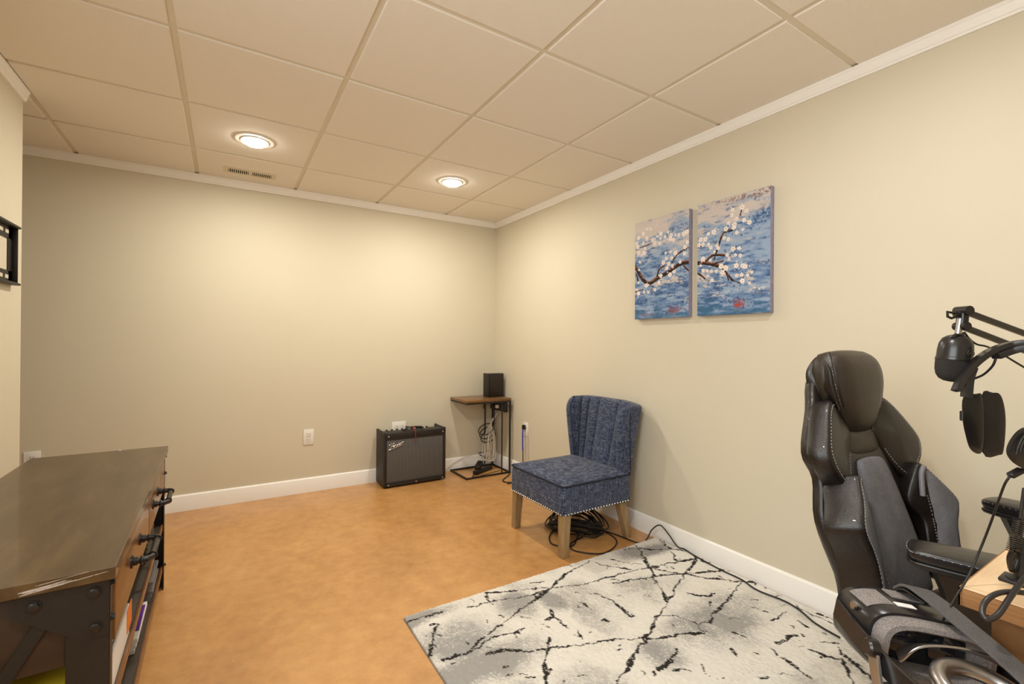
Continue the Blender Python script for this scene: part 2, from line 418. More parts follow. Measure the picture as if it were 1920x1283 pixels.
downlight(XT[0], YT, 'far', 'lit round recessed ceiling light nearest the corner above the amplifier')
downlight(XT[1], YT-4*T, 'near_left', 'added unseen recessed ceiling light above the long dark media console end')  # rear lamp out of view, added to brighten the room
downlight(XT[0], YT-4*T, 'near', 'added unseen recessed ceiling light above the swivel chair')  # second rear lamp out of view, also added for brightness
# air register
vx, vy = -2.053, -.226
t = thing('ceiling_air_vent', (vx, vy, H), 'cream metal ceiling air vent with two banks of dark slots', 'air vent')
bm = bmesh.new()
for lo, hi in (((-.155, -.056), (.155, -.034)), ((-.155, .034), (.155, .056)), ((-.155, -.034), (-.128, .034)), ((.128, -.034), (.155, .034)), ((-.010, -.034), (.010, .034))):
    b_box(bm, (vx+lo[0], vy+lo[1], H-.0032), (vx+hi[0], vy+hi[1], H-.0005), .001, 1)
finish('frame', bm, OFFW, t)
box('duct_opening', (vx-.129, vy-.035, H-.0022), (vx+.129, vy+.035, H-.0002), DARKV, t, 0)
for s in (-1, 1):
    for i in range(10):
        x = vx + s*(.0165+.0118*i)
        box('slat', (x-.0026, vy-.034, H-.0032), (x+.0026, vy+.034, H-.0018), OFFW, t, .0005, 1)

# ------------------------------------------------------------------ wall outlets
def outlet(name, c, nrm, label, wd=.074, ht=.116, gangs=1, kind='duplex'):
    nrm = Vector(nrm); t = thing(name, c, label, 'wall outlet', 'wall outlets')
    side = Vector((0, 0, 1)).cross(nrm); M = Matrix(((side.x, 0, nrm.x, c[0]), (side.y, 0, nrm.y, c[1]), (side.z, 1, nrm.z, c[2]), (0, 0, 0, 1)))
    box('cover_plate', (-wd/2, -ht/2, 0), (wd/2, ht/2, .006), WHITEP, t, .0025, 2, M)
    for g in range(gangs):
        ox = (g-(gangs-1)/2)*.046
        for s in (-1, 1):
            r = box('socket', (ox-.016, s*.0195-.014, .005), (ox+.016, s*.0195+.014, .0085), WHITEP, t, .004, 2, M)
            for dx in (-.0065, .0065): box('slot', (ox+dx-.0012, s*.0195-.002, .0080), (ox+dx+.0012, s*.0195+.007, .0089), DARKV, r, 0, 1, M)
        rod('screw', M @ Vector((ox, 0, .005)), M @ Vector((ox, 0, .0072)), .003, STEEL, t, 10)
    return t
outlet('wall_outlet', (-1.642, -.0005, .42), (0, -1, 0), 'white duplex wall outlet on the bare middle of the back wall')
outlet('wall_outlet', (-3.155, -.0005, .43), (0, -1, 0), 'white wall outlet beyond the far end of the media console')
outlet('wall_outlet', (-.935, -.0005, .42), (0, -1, 0), 'wide white wall outlet half hidden behind the amplifier', .118, .116, 2)
outlet('wall_outlet', (-.0005, -.54, .415), (-1, 0, 0), 'white wall outlet with a plug and blue cord in it')

# ------------------------------------------------------------------ plug and cords on right wall
t = thing('power_plug_cord', (-.03, -.535, .0), 'black plug with blue to black cord hanging from right wall outlet', 'power cord')
px = -.012
bm = bmesh.new(); b_box(bm, (px-.026, -.555, .415), (px, -.525, .455), .008, 2); finish('plug', bm, BLKP, t)
tube('cord_sleeve', [(px-.020, -.54, .425), (px-.024, -.541, .38), (px-.024, -.542, .30), (px-.023, -.544, .24)], .0055, BLUEC, t)
tube('cord', [(px-.023, -.544, .245), (px-.022, -.546, .15), (px-.025, -.548, .05), (px-.05, -.56, .008), (px-.12, -.60, .006), (px-.22, -.62, .006)], .004, RUBBER, t)
tag(tube('white_wire', [(-.009, -.575, .40), (-.012, -.578, .30), (-.013, -.582, .18), (-.022, -.585, .06), (-.028, -.586, .004)], .0025, WCABLE), 'thin white wire hanging beside the blue cord on the right wall', 'cable')

# ------------------------------------------------------------------ guitar amplifier
AX0, AX1, AY0, AY1, AZ = -1.134, -.610, -.242, -.03, .440
t = thing('guitar_amplifier', ((AX0+AX1)/2, (AY0+AY1)/2, 0), 'black guitar amplifier with silver grille cloth against the back wall', 'amplifier')
bm = bmesh.new()
z0 = .012; fr = .020
b_box(bm, (AX0, AY0, z0), (AX0+fr, AY1, AZ), .006, 2); b_box(bm, (AX1-fr, AY0, z0), (AX1, AY1, AZ), .006, 2)
b_box(bm, (AX0+.004, AY0, z0), (AX1-.004, AY1, z0+fr), .006, 2)
b_box(bm, (AX0+.004, AY0, AZ-.052), (AX1-.004, AY1-.10, AZ-.006), .006, 2)
b_box(bm, (AX0+.004, AY0+.02, z0+.01), (AX1-.004, AY1-.006, AZ-.05), 0)
finish('cabinet', bm, TOLEX, t)
box('grille_cloth', (AX0+.024, AY0+.004, .046), (AX1-.024, AY0+.024, .380), GRILLE, t, .006, 3)
bm = bmesh.new()
for lo, hi in (((AX0+.016, .030), (AX1-.016, .048)), ((AX0+.016, .376), (AX1-.016, .392)), ((AX0+.014, .03), (AX0+.027, .39)), ((AX1-.027, .03), (AX1-.014, .39))):
    b_box(bm, (lo[0], AY0+.002, lo[1]), (hi[0], AY0+.022, hi[1]), .003, 1)
finish('baffle_frame', bm, TOLEX, t)
cp = box('control_panel', (AX0+.03, AY1-.098, AZ-.035), (AX1-.03, AY1-.01, AZ-.022), STEEL, t, .002)
for i in range(9):
    x = AX0+.07+i*.043
    lathe('control_knob', [(.009, 0), (.009, .014), (.006, .017)], BLKP, cp, Matrix.Translation((x, AY1-.055, AZ-.022)), 14)
for x, z in ((AX0+.04, .408), (AX1-.028, .408), (AX0+.04, .026), (AX1-.028, .026), ((AX0+AX1)/2+.005, .026)):
    lathe('screw', [(.0062, 0), (.0060, .002), (.003, .0034)], CHROME, t, axisM((x, AY0+.0005, z), (0, -1, 0)), 12)
hx = (AX0+AX1)/2
hd = tube('handle', [(hx-.075, AY0+.055, AZ-.004), (hx-.06, AY0+.055, AZ+.012), (hx-.02, AY0+.055, AZ+.018), (hx+.03, AY0+.055, AZ+.018), (hx+.07, AY0+.055, AZ+.012), (hx+.085, AY0+.055, AZ-.004)], .010, BLKP, t, 6, 10, False, (1.3, .6))
for s in (-.078, .088): box('handle_bracket', (hx+s-.014, AY0+.043, AZ-.007), (hx+s+.014, AY0+.067, AZ+.002), CHROME, t, .002)
for x in (AX0+.05, AX1-.05):
    for y in (AY0+.035, AY1-.035): lathe('foot', [(.013, 0), (.016, .004), (.016, .014)], RUBBER, t, Matrix.Translation((x, y, 0)), 14)
for x in (AX0-.001, AX1-.019):
    for y in (AY0+.004, AY1-.02): box('corner_cap', (x, y, AZ-.016), (x+.02, y+.018, AZ+.002), BLKS, t, .004)
# script lettering on the grille
LG = [[(0, .58), (.05, .70), (.16, .74), (.26, .70), (.36, .80)], [(.21, .72), (.16, .45), (.09, .16), (.0, .02), (-.03, .12), (.06, .18)], [(.07, .44), (.16, .42), (.24, .48)],
      [(.27, .38), (.33, .44), (.33, .53), (.28, .50), (.27, .38), (.31, .31), (.37, .36)], [(.38, .52), (.39, .34)], [(.39, .42), (.44, .54), (.48, .50), (.47, .36), (.51, .35)],
      [(.62, .54), (.56, .53), (.54, .42), (.58, .38), (.62, .48), (.68, .78)], [(.64, .54), (.63, .42), (.67, .40)], [(.70, .46), (.76, .52), (.75, .60), (.70, .56), (.70, .44), (.75, .41), (.79, .46)],
      [(.82, .60), (.83, .44)], [(.83, .52), (.87, .62), (.94, .63), (1.0, .70)], [(.02, .08), (.2, .12), (.45, .20), (.8, .33), (1.0, .44)]]
def lp(p): # logo box to front of amp, rising to the right
    return Vector((-1.090+p[0]*.112, AY0+.0015, .298+p[1]*.066+p[0]*.012))
lo_ = bmesh.new()
for s in LG: b_tube(lo_, smooth_pts([lp(p) for p in s], 5), .0026, 6)
finish('script_logo', lo_, CHROME, t)['label'] = 'silver script lettering Fender'
tag(tube('red_strap', [(-.885, AY0+.10, AZ-.001), (-.882, AY0+.05, AZ+.024), (-.880, AY0+.01, AZ+.003), (-.879, AY0-.006, AZ-.006), (-.878, AY0-.006, AZ-.05), (-.877, AY0-.004, AZ-.098)], .003, REDC), 'thin red strap looped over the amplifier handle', 'strap')
tag(tube('instrument_cable', [(-.965, AY0+.06, AZ-.002), (-.945, AY0+.03, AZ+.008), (-.92, AY0+.10, AZ+.0165), (-.89, AY0+.13, AZ+.006), (-.84, AY0+.12, AZ+.005), (-.80, AY0+.075, AZ+.002)], .006, RUBBER), 'short black cable lying on top of the amplifier', 'cable')
tag(tube('amplifier_power_cord', [(AX1-.03, AY1+.003, .25), (AX1+.03, AY1+.0, .22), (AX1+.045, AY1-.01, .14), (AX1+.03, AY1-.03, .05), (AX1+.012, AY1-.05, .006), (AX1+.03, AY1-.07, .005)], .004, RUBBER), 'black power cord looping out from behind the amplifier', 'power cord')

# ------------------------------------------------------------------ C-shaped side table
SX0, SX1, SY0, SY1, SZ = -.474, -.034, -.350, -.022, .664
t = thing('side_table', ((SX0+SX1)/2, (SY0+SY1)/2, 0), 'small C-shaped side table with wood top and black metal frame', 'side table')
box('table_top', (SX0, SY0, SZ-.022), (SX1, SY1, SZ), STOP_, t, .002)
s = .014
def rect(z): return [((SX0+.004, SY0+.008, z), (SX1, SY0+.008, z), s, s), ((SX0+.004, SY1-.008, z), (SX1, SY1-.008, z), s, s), ((SX0+.01, SY0, z), (SX0+.01, SY1, z), s, s), ((SX1-.007, SY0, z), (SX1-.007, SY1, z), s, s)]
bars('top_frame', rect(SZ-.029), BLACK, t)
bars('base_frame', rect(.0075), BLACK, t)
for x, y in ((SX1-.007, SY0+.008), (SX1-.088, SY0+.008), (SX1-.007, SY1-.008), (SX1-.088, SY1-.008)):
    bars('upright', [((x, y, .001), (x, y, SZ-.023), s if x > -.06 else .010, s if x > -.06 else .010)], BLACK, t)
box('hook', (SX0+.19, SY0+.05, SZ-.085), (SX0+.196, SY0+.058, SZ-.03), BLACK, t, .001)
# power strip under table top
t = thing('power_strip', (-.06, -.2, .55), 'dark power strip fixed under the side table top', 'power strip')
box('housing', (-.080, -.318, .535), (-.052, -.05, .626), BLKS, t, .004)
for i in range(4):
    y = -.11-.052*i
    box('socket', (-.0835, y-.016, .560), (-.0795, y+.016, .598), BLKP, t, .003)
for i, m in ((1, BLKP), (2, WHITEP)):
    y = -.11-.052*i; box('plug', (-.113, y-.013, .562), (-.083, y+.013, .594), m, t, .005)
# console box on the table
t = thing('modem_box', (-.13, -.17, SZ), 'black upright modem box standing on the side table', 'modem')
box('body', (-.190, -.215, SZ+.0005), (-.032, -.135, SZ+.210), BLKP, t, .004)
box('side_shell', (-.196, -.226, SZ+.0005), (-.187, -.126, SZ+.212), BLACK, t, .003)
box('front_panel', (-.180, -.219, SZ+.010), (-.038, -.2145, SZ+.2), plain('dark_brown_panel', (34, 24, 20), .35), t, .002)
for x in (-.172, -.045): rod('screw', (x, -.2185, SZ+.188), (x, -.2205, SZ+.188), .003, BLACK, t, 10)
for i, x in enumerate((-.0265, -.0205, -.0145)):
    tag(tube('network_cable', [(-.05, -.134+.004, SZ+.055+.014*i), (-.042, -.118, SZ+.066+.014*i), (x-.004, -.110, SZ+.05+.012*i), (x, -.114+.008*i, SZ+.008), (x, -.118+.010*i, SZ-.05), (x, -.12+.012*i, SZ-.145), (-.060-.007*i, -.12, .47), (-.095-.008*i, -.115, .42), (-.108+.008*i, -.105, .33)], .0028, WCABLE),
        ('white network cable behind the modem, nearest the table edge', 'white network cable behind the modem, middle one', 'white network cable behind the modem, closest to the wall corner')[i], 'cable', 'white cables behind the modem')
# bundle of white cables tied inside the table frame
bm = bmesh.new()
for i in range(9):
    a = random.uniform(-.04, .04); b = random.uniform(-.04, .04); l = random.uniform(-.04, .06)
    q = [(-.10+a*.3, -.11+b*.3, .40), (-.125+a, -.12+b, .30+l), (-.145+a, -.13+b*1.2, .18+l), (-.14+a*1.3, -.14+b, .10+l*.3), (-.11+a, -.15+b, .085), (-.09+a, -.15+b, .16+l), (-.085+a*.5, -.13+b*.6, .27+l), (-.10+a*.3, -.11+b*.3, .385)]
    b_tube(bm, smooth_pts(q, 6), .0034, 6)
o = finish('white_cable_bundle', bm, WCABLE); tag(o, 'tangled bundle of white cables hanging inside the side table frame', 'cables')
bm = bmesh.new()
for i in range(3):
    z = .36-.035*i; c = (-.155, -.08, z)
    q = [(c[0]+.075*math.cos(k*math.pi/5)+.012*i, c[1]-.03+.03*math.sin(k*math.pi/5), c[2]+.045*math.sin(k*math.pi/5+.5)) for k in range(10)]
    b_tube(bm, smooth_pts(q, 5, True), .0042, 7, True, True)
b_tube(bm, smooth_pts([(-.095, -.16, .575), (-.085, -.14, .50), (-.07, -.11, .42), (-.08, -.10, .37), (-.12, -.09, .34), (-.14, -.07, .28), (-.09, -.07, .22)], 6), .0045, 7)
b_tube(bm, smooth_pts([(-.20, -.05, .135), (-.15, -.06, .14), (-.10, -.06, .15), (-.085, -.08, .13), (-.13, -.09, .09), (-.2, -.07, .125)], 6), .0045, 7)
o = finish('black_cable_loops', bm, RUBBER); tag(o, 'coiled black power cable hanging inside the side table frame', 'cable')
t = thing('power_adapter', (-.25, -.16, .0), 'black power adapter brick leaning on the side table base', 'power adapter')
M = Matrix.Translation((-.255, -.165, .052)) @ Matrix.Rotation(.6, 4, 'Z') @ Matrix.Rotation(-.5, 4, 'Y')
box('brick', (-.045, -.025, -.018), (.045, .025, .022), BLKS, t, .006, 2, M)
M = Matrix.Translation((-.215, -.19, .0175)) @ Matrix.Rotation(.45, 4, 'Z')
box('strip', (-.14, -.022, -.017), (.10, .022, .017), BLKP, t, .006, 2, M)
tag(tube('floor_wire', [(-.30, -.22, .018), (-.36, -.26, .004), (-.38, -.29, .003), (-.32, -.30, .003), (-.20, -.27, .003), (-.08, -.24, .003)], .0025, RUBBER), 'thin black wire curling on the floor inside the side table base', 'wire')
tag(tube('white_floor_cable', [(-.565, -.024, .004), (-.50, -.022, .03), (-.42, -.021, .075), (-.33, -.021, .105), (-.25, -.022, .115)], .003, WCABLE), 'white cable running up along the back baseboard behind the side table', 'cable')
tag(tube('black_floor_cord', [(-.045, -.355, .006), (-.10, -.42, .005), (-.20, -.50, .005), (-.225, -.56, .005), (-.19, -.60, .005), (-.12, -.62, .005)], .005, RUBBER), 'black cord on the floor between the side table and the blue chair', 'cord')

# ------------------------------------------------------------------ blue accent chair
cx0, cx1, cy0, cy1 = -.668, -.150, -1.895, -1.360     # seat box: front .. back, near .. far
cyc = (cy0+cy1)/2
t = thing('accent_chair', ((cx0+cx1)/2, cyc, 0), 'blue tweed armless accent chair with channel back and nailhead trim', 'chair')
# seat with crowned top
bm = bmesh.new(); nx, ny = 14, 14
def seat_xy(u, v):
    x = cx0+.0 + u*(cx1-cx0); y = cy0 + v*(cy1-cy0); return x, y
def ring_pts(inset, z):
    x0, x1, y0, y1 = cx0+inset, cx1-inset, cy0+inset, cy1-inset; r = max(.012, .03-inset*.1); P_ = []
    for (cx, cy, a0) in ((x1-r, y1-r, 0), (x0+r, y1-r, 90), (x0+r, y0+r, 180), (x1-r, y0+r, 270)):
        for k in range(5):
            a = math.radians(a0+22.5*k); P_.append(Vector((cx+r*math.cos(a), cy+r*math.sin(a), z)))
    return P_
rings = []
for ins, z in ((.012, .226), (.004, .229), (.0, .238), (.0, .30), (.002, .36), (.004, .382), (.012, .392), (.05, .405), (.11, .416), (.18, .421)):
    rings.append([bm.verts.new(p) for p in ring_pts(ins, z)])
for A, B_ in zip(rings, rings[1:]):
    for k in range(20): bm.faces.new((A[k], A[(k+1) % 20], B_[(k+1) % 20], B_[k]))
bm.faces.new(rings[0][::-1]); bm.faces.new(rings[-1])
seat = finish('seat', bm, DENIM, t, angle=50)
bm = bmesh.new(); b_tube(bm, ring_pts(.001, .386), .0045, 6, True, True); finish('seat_piping', bm, plain('navy_piping', (22, 26, 42), .8), seat)
# channel-tufted wraparound back
NCH = 7; MI = 85; MO = 43
def back_ring(z, shrink=0):
    e = (z-.30)/.475; g = max(0, (z-.70)/.09)
    W = .236 + .030*e; tw = .052
    xf = -.205 - .060*e + .02*e*e + .045*g*g; xr = -.125 + .105*e; xi = xr - .080
    tr = tw/2; x0 = xf + tr; P_ = []
    for i in range(MI):
        a = -math.pi/2 + math.pi*i/(MI-1)
        sx = abs(math.cos(a))**(2/3.2); sy = math.copysign(abs(math.sin(a))**(2/3.2), math.sin(a))
        bl = abs(math.sin(math.pi*i/(MI-1)*NCH))**.4; d_ = .024*(1-bl)
        l = math.hypot(math.cos(a), math.sin(a)*.8) or 1
        P_.append((x0 + (xi-x0)*sx + math.cos(a)/l*d_, (W-tw)*sy + math.sin(a)*.8/l*d_))
    for k in (1, 2, 3): P_.append((x0 - tr*math.sin(k*math.pi/4), W-tr - tr*math.cos(k*math.pi/4)))
    for i in range(MO):
        a = math.pi/2 - math.pi*i/(MO-1)
        sx = abs(math.cos(a))**(2/6); sy = math.copysign(abs(math.sin(a))**(2/4.5), math.sin(a))
        P_.append((x0 + (xr-x0)*sx, W*sy))
    for k in (3, 2, 1): P_.append((x0 - tr*math.sin(k*math.pi/4), -(W-tr) + tr*math.cos(k*math.pi/4)))
    if shrink:
        n = len(P_); out = []
        for i, (x, y) in enumerate(P_):
            (xa, ya), (xb, yb) = P_[i-1], P_[(i+1) % n]; tx, ty = xb-xa, yb-ya; L = math.hypot(tx, ty) or 1
            out.append((x + ty/L*shrink, y - tx/L*shrink))
        P_ = out
    return [Vector((x, cyc+y, z - .016*e*max(0, (-y-.10)/.16))) for x, y in P_]
bm = bmesh.new(); rings = []
for z, sh in ((.232, 0), (.25, 0), (.30, 0), (.36, 0), (.42, 0), (.48, 0), (.54, 0), (.60, 0), (.66, 0), (.70, 0), (.73, 0), (.755, 0), (.770, .001), (.782, .004), (.790, .010), (.794, .018)):
    rings.append([bm.verts.new(p) for p in back_ring(z, sh)])
n = len(rings[0])
for A, B_ in zip(rings, rings[1:]):
    for k in range(n): bm.faces.new((A[k], A[(k+1) % n], B_[(k+1) % n], B_[k]))
# top and bottom closed by bridging the inner run to the outer run
def cap(R_):
    for i in range(MI-1):
        j0 = MI+3 + int(round(i*(MO-1)/(MI-1))); j1 = MI+3 + int(round((i+1)*(MO-1)/(MI-1)))
        o0 = R_[MI+3+MO-1-(j0-MI-3)]; o1 = R_[MI+3+MO-1-(j1-MI-3)]
        bm.faces.new((R_[i], R_[i+1], o1, o0) if o0 is not o1 else (R_[i], R_[i+1], o0))
    bm.faces.new([R_[MI-1]]+[R_[MI+k] for k in range(4)]); bm.faces.new([R_[MI+3+MO-1]]+[R_[MI+3+MO+k] for k in range(3)]+[R_[0]])
cap(rings[-1]); cap(rings[0])
back = finish('backrest', bm, DENIM, t, angle=60)
for sgn in (-1, 1):
    pts = []
    for z in (.40, .48, .60, .70, .755):
        e = (z-.30)/.475; pts.append((-.200-.060*e+.02*e*e+.070, cyc+sgn*(.2365+.030*e), z+(-.016*e if sgn < 0 else 0)))
    tube('side_seam', pts, .0028, MATS['navy_piping'], back, 4, 6)
# legs
def leg(p_top, p_bot, s0, s1):
    bm = bmesh.new(); a = Vector(p_top); b = Vector(p_bot)
    A = [bm.verts.new(a + Vector((dx*s0/2, dy*s0/2, 0))) for dx, dy in ((-1, -1), (1, -1), (1, 1), (-1, 1))]
    m = (a+b)/2
    Bm = [bm.verts.new(m + Vector((dx*(s0+s1)/4, dy*(s0+s1)/4, 0))) for dx, dy in ((-1, -1), (1, -1), (1, 1), (-1, 1))]
    Bv = [bm.verts.new(b + Vector((dx*s1/2, dy*s1/2, 0))) for dx, dy in ((-1, -1), (1, -1), (1, 1), (-1, 1))]
    for X, Y in ((A, Bm), (Bm, Bv)):
        for k in range(4): bm.faces.new((X[k], X[(k+1) % 4], Y[(k+1) % 4], Y[k]))
    bm.faces.new(A); bm.faces.new(Bv[::-1])
    bmesh.ops.bevel(bm, geom=bm.edges[:], offset=.002, segments=1, affect='EDGES')
    return finish('leg', bm, OAK, t, False)
leg((cx0+.04, cy0+.035, .238), (cx0+.028, cy0+.030, .0), .052, .042)
leg((cx0+.04, cy1-.035, .238), (cx0+.028, cy1-.030, .0), .052, .042)
leg((-.215, cy0+.045, .250), (-.150, cy0+.042, .0), .052, .036)
leg((-.215, cy1-.045, .250), (-.150, cy1-.042, .0), .052, .036)
# nailheads
bm = bmesh.new(); b_lathe(bm, [(.0052, 0), (.0050, .0012), (.0035, .003), (.0012, .0038)], None, 8)
me = bpy.data.meshes.new('nailhead'); bm.to_mesh(me); bm.free(); me.materials.append(NAIL)
def nails(a, b, nrm, n):
    a = Vector(a); b = Vector(b)
    for i in range(n):
        o = link('nailhead', me, t); o.matrix_parent_inverse = Matrix.Translation(-t.location)
        o.matrix_basis = axisM(a.lerp(b, i/(n-1)), nrm)
nails((cx0+.0005, cy0+.02, .236), (cx0+.0005, cy1-.02, .236), (-1, 0, 0), 26)
nails((cx0+.02, cy0+.0005, .236), (-.185, cy0+.0005, .236), (0, -1, 0), 23)

# ------------------------------------------------------------------ black cable coil and rug cord
bm = bmesh.new(); cc = Vector((-.33, -1.60, .0))
for i in range(16):
    R0 = .085 + .06*random.random(); zb = .010 + .10*random.random()*(1-abs(R0-.11)/.08); ph = random.random()*6
    ox, oy = random.uniform(-.03, .03), random.uniform(-.03, .03)
    q = [(cc.x+ox+R0*1.1*math.cos(ph+k*math.pi/5), cc.y+oy+R0*1.25*math.sin(ph+k*math.pi/5), max(.006, zb+.025*math.sin(ph*2+k*math.pi/2.5))) for k in range(10)]
    b_tube(bm, smooth_pts(q, 4, True), .0042, 6, True, True)
for q in ([(-.45, -1.55, .01), (-.55, -1.62, .006), (-.60, -1.72, .006), (-.52, -1.79, .006), (-.42, -1.72, .008), (-.35, -1.66, .02)],
          [(-.40, -1.70, .02), (-.45, -1.60, .05), (-.48, -1.50, .02), (-.40, -1.47, .01)]):
    b_tube(bm, smooth_pts(q, 5), .004, 6)
tag(finish('cable_coil', bm, RUBBER), 'heap of coiled black cable under the blue accent chair', 'cable')
def fl_px(pts, z): return [pl(x, y, 'z', zz) for (x, y), zz in zip(pts, z)]
cpx = [(1105, 995), (1090, 1008), (1070, 1020), (1078, 1033), (1130, 1038), (1157, 1018), (1140, 1000), (1115, 991), (1150, 1001), (1196, 1018)]
pts = fl_px(cpx, [.02]+[.006]*9)
pts += [pl(1212, 1012, 'x', -.10), pl(1222, 994, 'x', -.07), pl(1237, 985, 'x', -.05), pl(1252, 1000, 'x', -.04), Vector((-.045, -2.13, .024))]
pts += fl_px([(1283, 1030), (1302, 1042), (1350, 1068), (1390, 1087), (1420, 1107), (1470, 1127), (1500, 1145), (1530, 1170), (1575, 1196)], [.018]*9)
tag(tube('loose_cord', pts, .0036, RUBBER, None, 6, 7), 'long thin black cord running from the chair across the rug edge', 'cord')

# ------------------------------------------------------------------ rug
def vnoise(h, w_, cell, seed):
    r = np.random.default_rng(seed); gh, gw = int(h/cell)+3, int(w_/cell)+3; g = r.random((gh, gw))
    yy, xx = np.arange(h)/cell, np.arange(w_)/cell; yi, xi = yy.astype(int), xx.astype(int); fy, fx = yy-yi, xx-xi
    fy = fy*fy*(3-2*fy); fx = fx*fx*(3-2*fx); fy = fy[:, None]; fx = fx[None]
    a = g[yi][:, xi]; b = g[yi][:, xi+1]; c = g[yi+1][:, xi]; d = g[yi+1][:, xi+1]
    return (a*(1-fx)+b*fx)*(1-fy) + (c*(1-fx)+d*fx)*fy
def fbm(h, w_, cell, seed, o=4):
    s = 0; a = 1; t_ = 0
    for i in range(o):
        s = s + a*vnoise(h, w_, max(1.01, cell/2**i), seed+i*17); t_ += a; a *= .55
    return s/t_
def linc(c): return np.array(lin(c)[:3])
def lerp3(a, b, f): return a*(1-f[..., None]) + b*f[..., None]
def sst(x, a, b): f = np.clip((x-a)/(b-a), 0, 1); return f*f*(3-2*f)
def grid_mesh(name, h, w_, P3, col, mat, parent=None, extra=None):
    me = bpy.data.meshes.new(name); idx = np.arange(h*w_).reshape(h, w_)
    q = np.stack([idx[:-1, :-1], idx[:-1, 1:], idx[1:, 1:], idx[1:, :-1]], -1).reshape(-1, 4)
    off = np.array(org(parent)); V = P3.reshape(-1, 3) - off
    me.vertices.add(len(V)); me.vertices.foreach_set('co', V.ravel())
    me.loops.add(q.size); me.loops.foreach_set('vertex_index', q.ravel())
    me.polygons.add(len(q)); me.polygons.foreach_set('loop_start', np.arange(0, q.size, 4))
    me.polygons.foreach_set('use_smooth', np.ones(len(q), bool))
    me.update(calc_edges=True)
    at = me.color_attributes.new('Col', 'FLOAT_COLOR', 'POINT')
    at.data.foreach_set('color', np.concatenate([col.reshape(-1, 3), np.ones((h*w_, 1))], 1).astype(np.float32).ravel())
    me.materials.append(mat); return link(name, me, parent)
RX0, RX1, RY1, RY0 = -1.556, -.024, -1.962, -4.35
st = .0042; rw = int((RX1-RX0)/st)+1; rh = int((RY1-RY0)/st)+1
gx_ = np.linspace(RX0, RX1, rw); gy_ = np.linspace(RY1, RY0, rh); GXX, GYY = np.meshgrid(gx_, gy_)
n_big = fbm(rh, rw, 90, 5); n_med = fbm(rh, rw, 26, 50); n_fine = rng.random((rh, rw)); n_f2 = vnoise(rh, rw, 2.6, 77)
def zw(p): return pl(740+p[0]/2.182, 980+p[1]/2.182, 'z', .012)
patches = [((270, 480), .16, .16), ((1040, 115), .16, .07), ((1330, 390), .30, .16), ((500, 330), .10, .12), ((960, 120), .1, .08), ((330, 600), .3, .10), ((1090, 540), .1, .1), ((640, 320), .07, .1), ((80, 400), .2, .05)]
gray = .75*sst(n_big, .50, .64)*.6
for c, rx, ry in patches:
    p = zw(c); gray = np.maximum(gray, np.exp(-(((GXX-p.x)/rx)**2 + ((GYY-p.y)/ry)**2)**2)*.95)
gray = np.clip(gray + (n_med-.5)*1.1*np.clip(gray*2+.3, 0, 1), 0, 1)
gray = np.where(n_fine < gray*1.05, np.clip(gray*1.1, 0, 1), gray*.35)
colr = lerp3(linc((242, 237, 228)), linc((172, 169, 166)), gray)
colr = lerp3(colr, linc((196, 178, 150)), (n_fine > .9)*.45*sst(n_med, .45, .6))
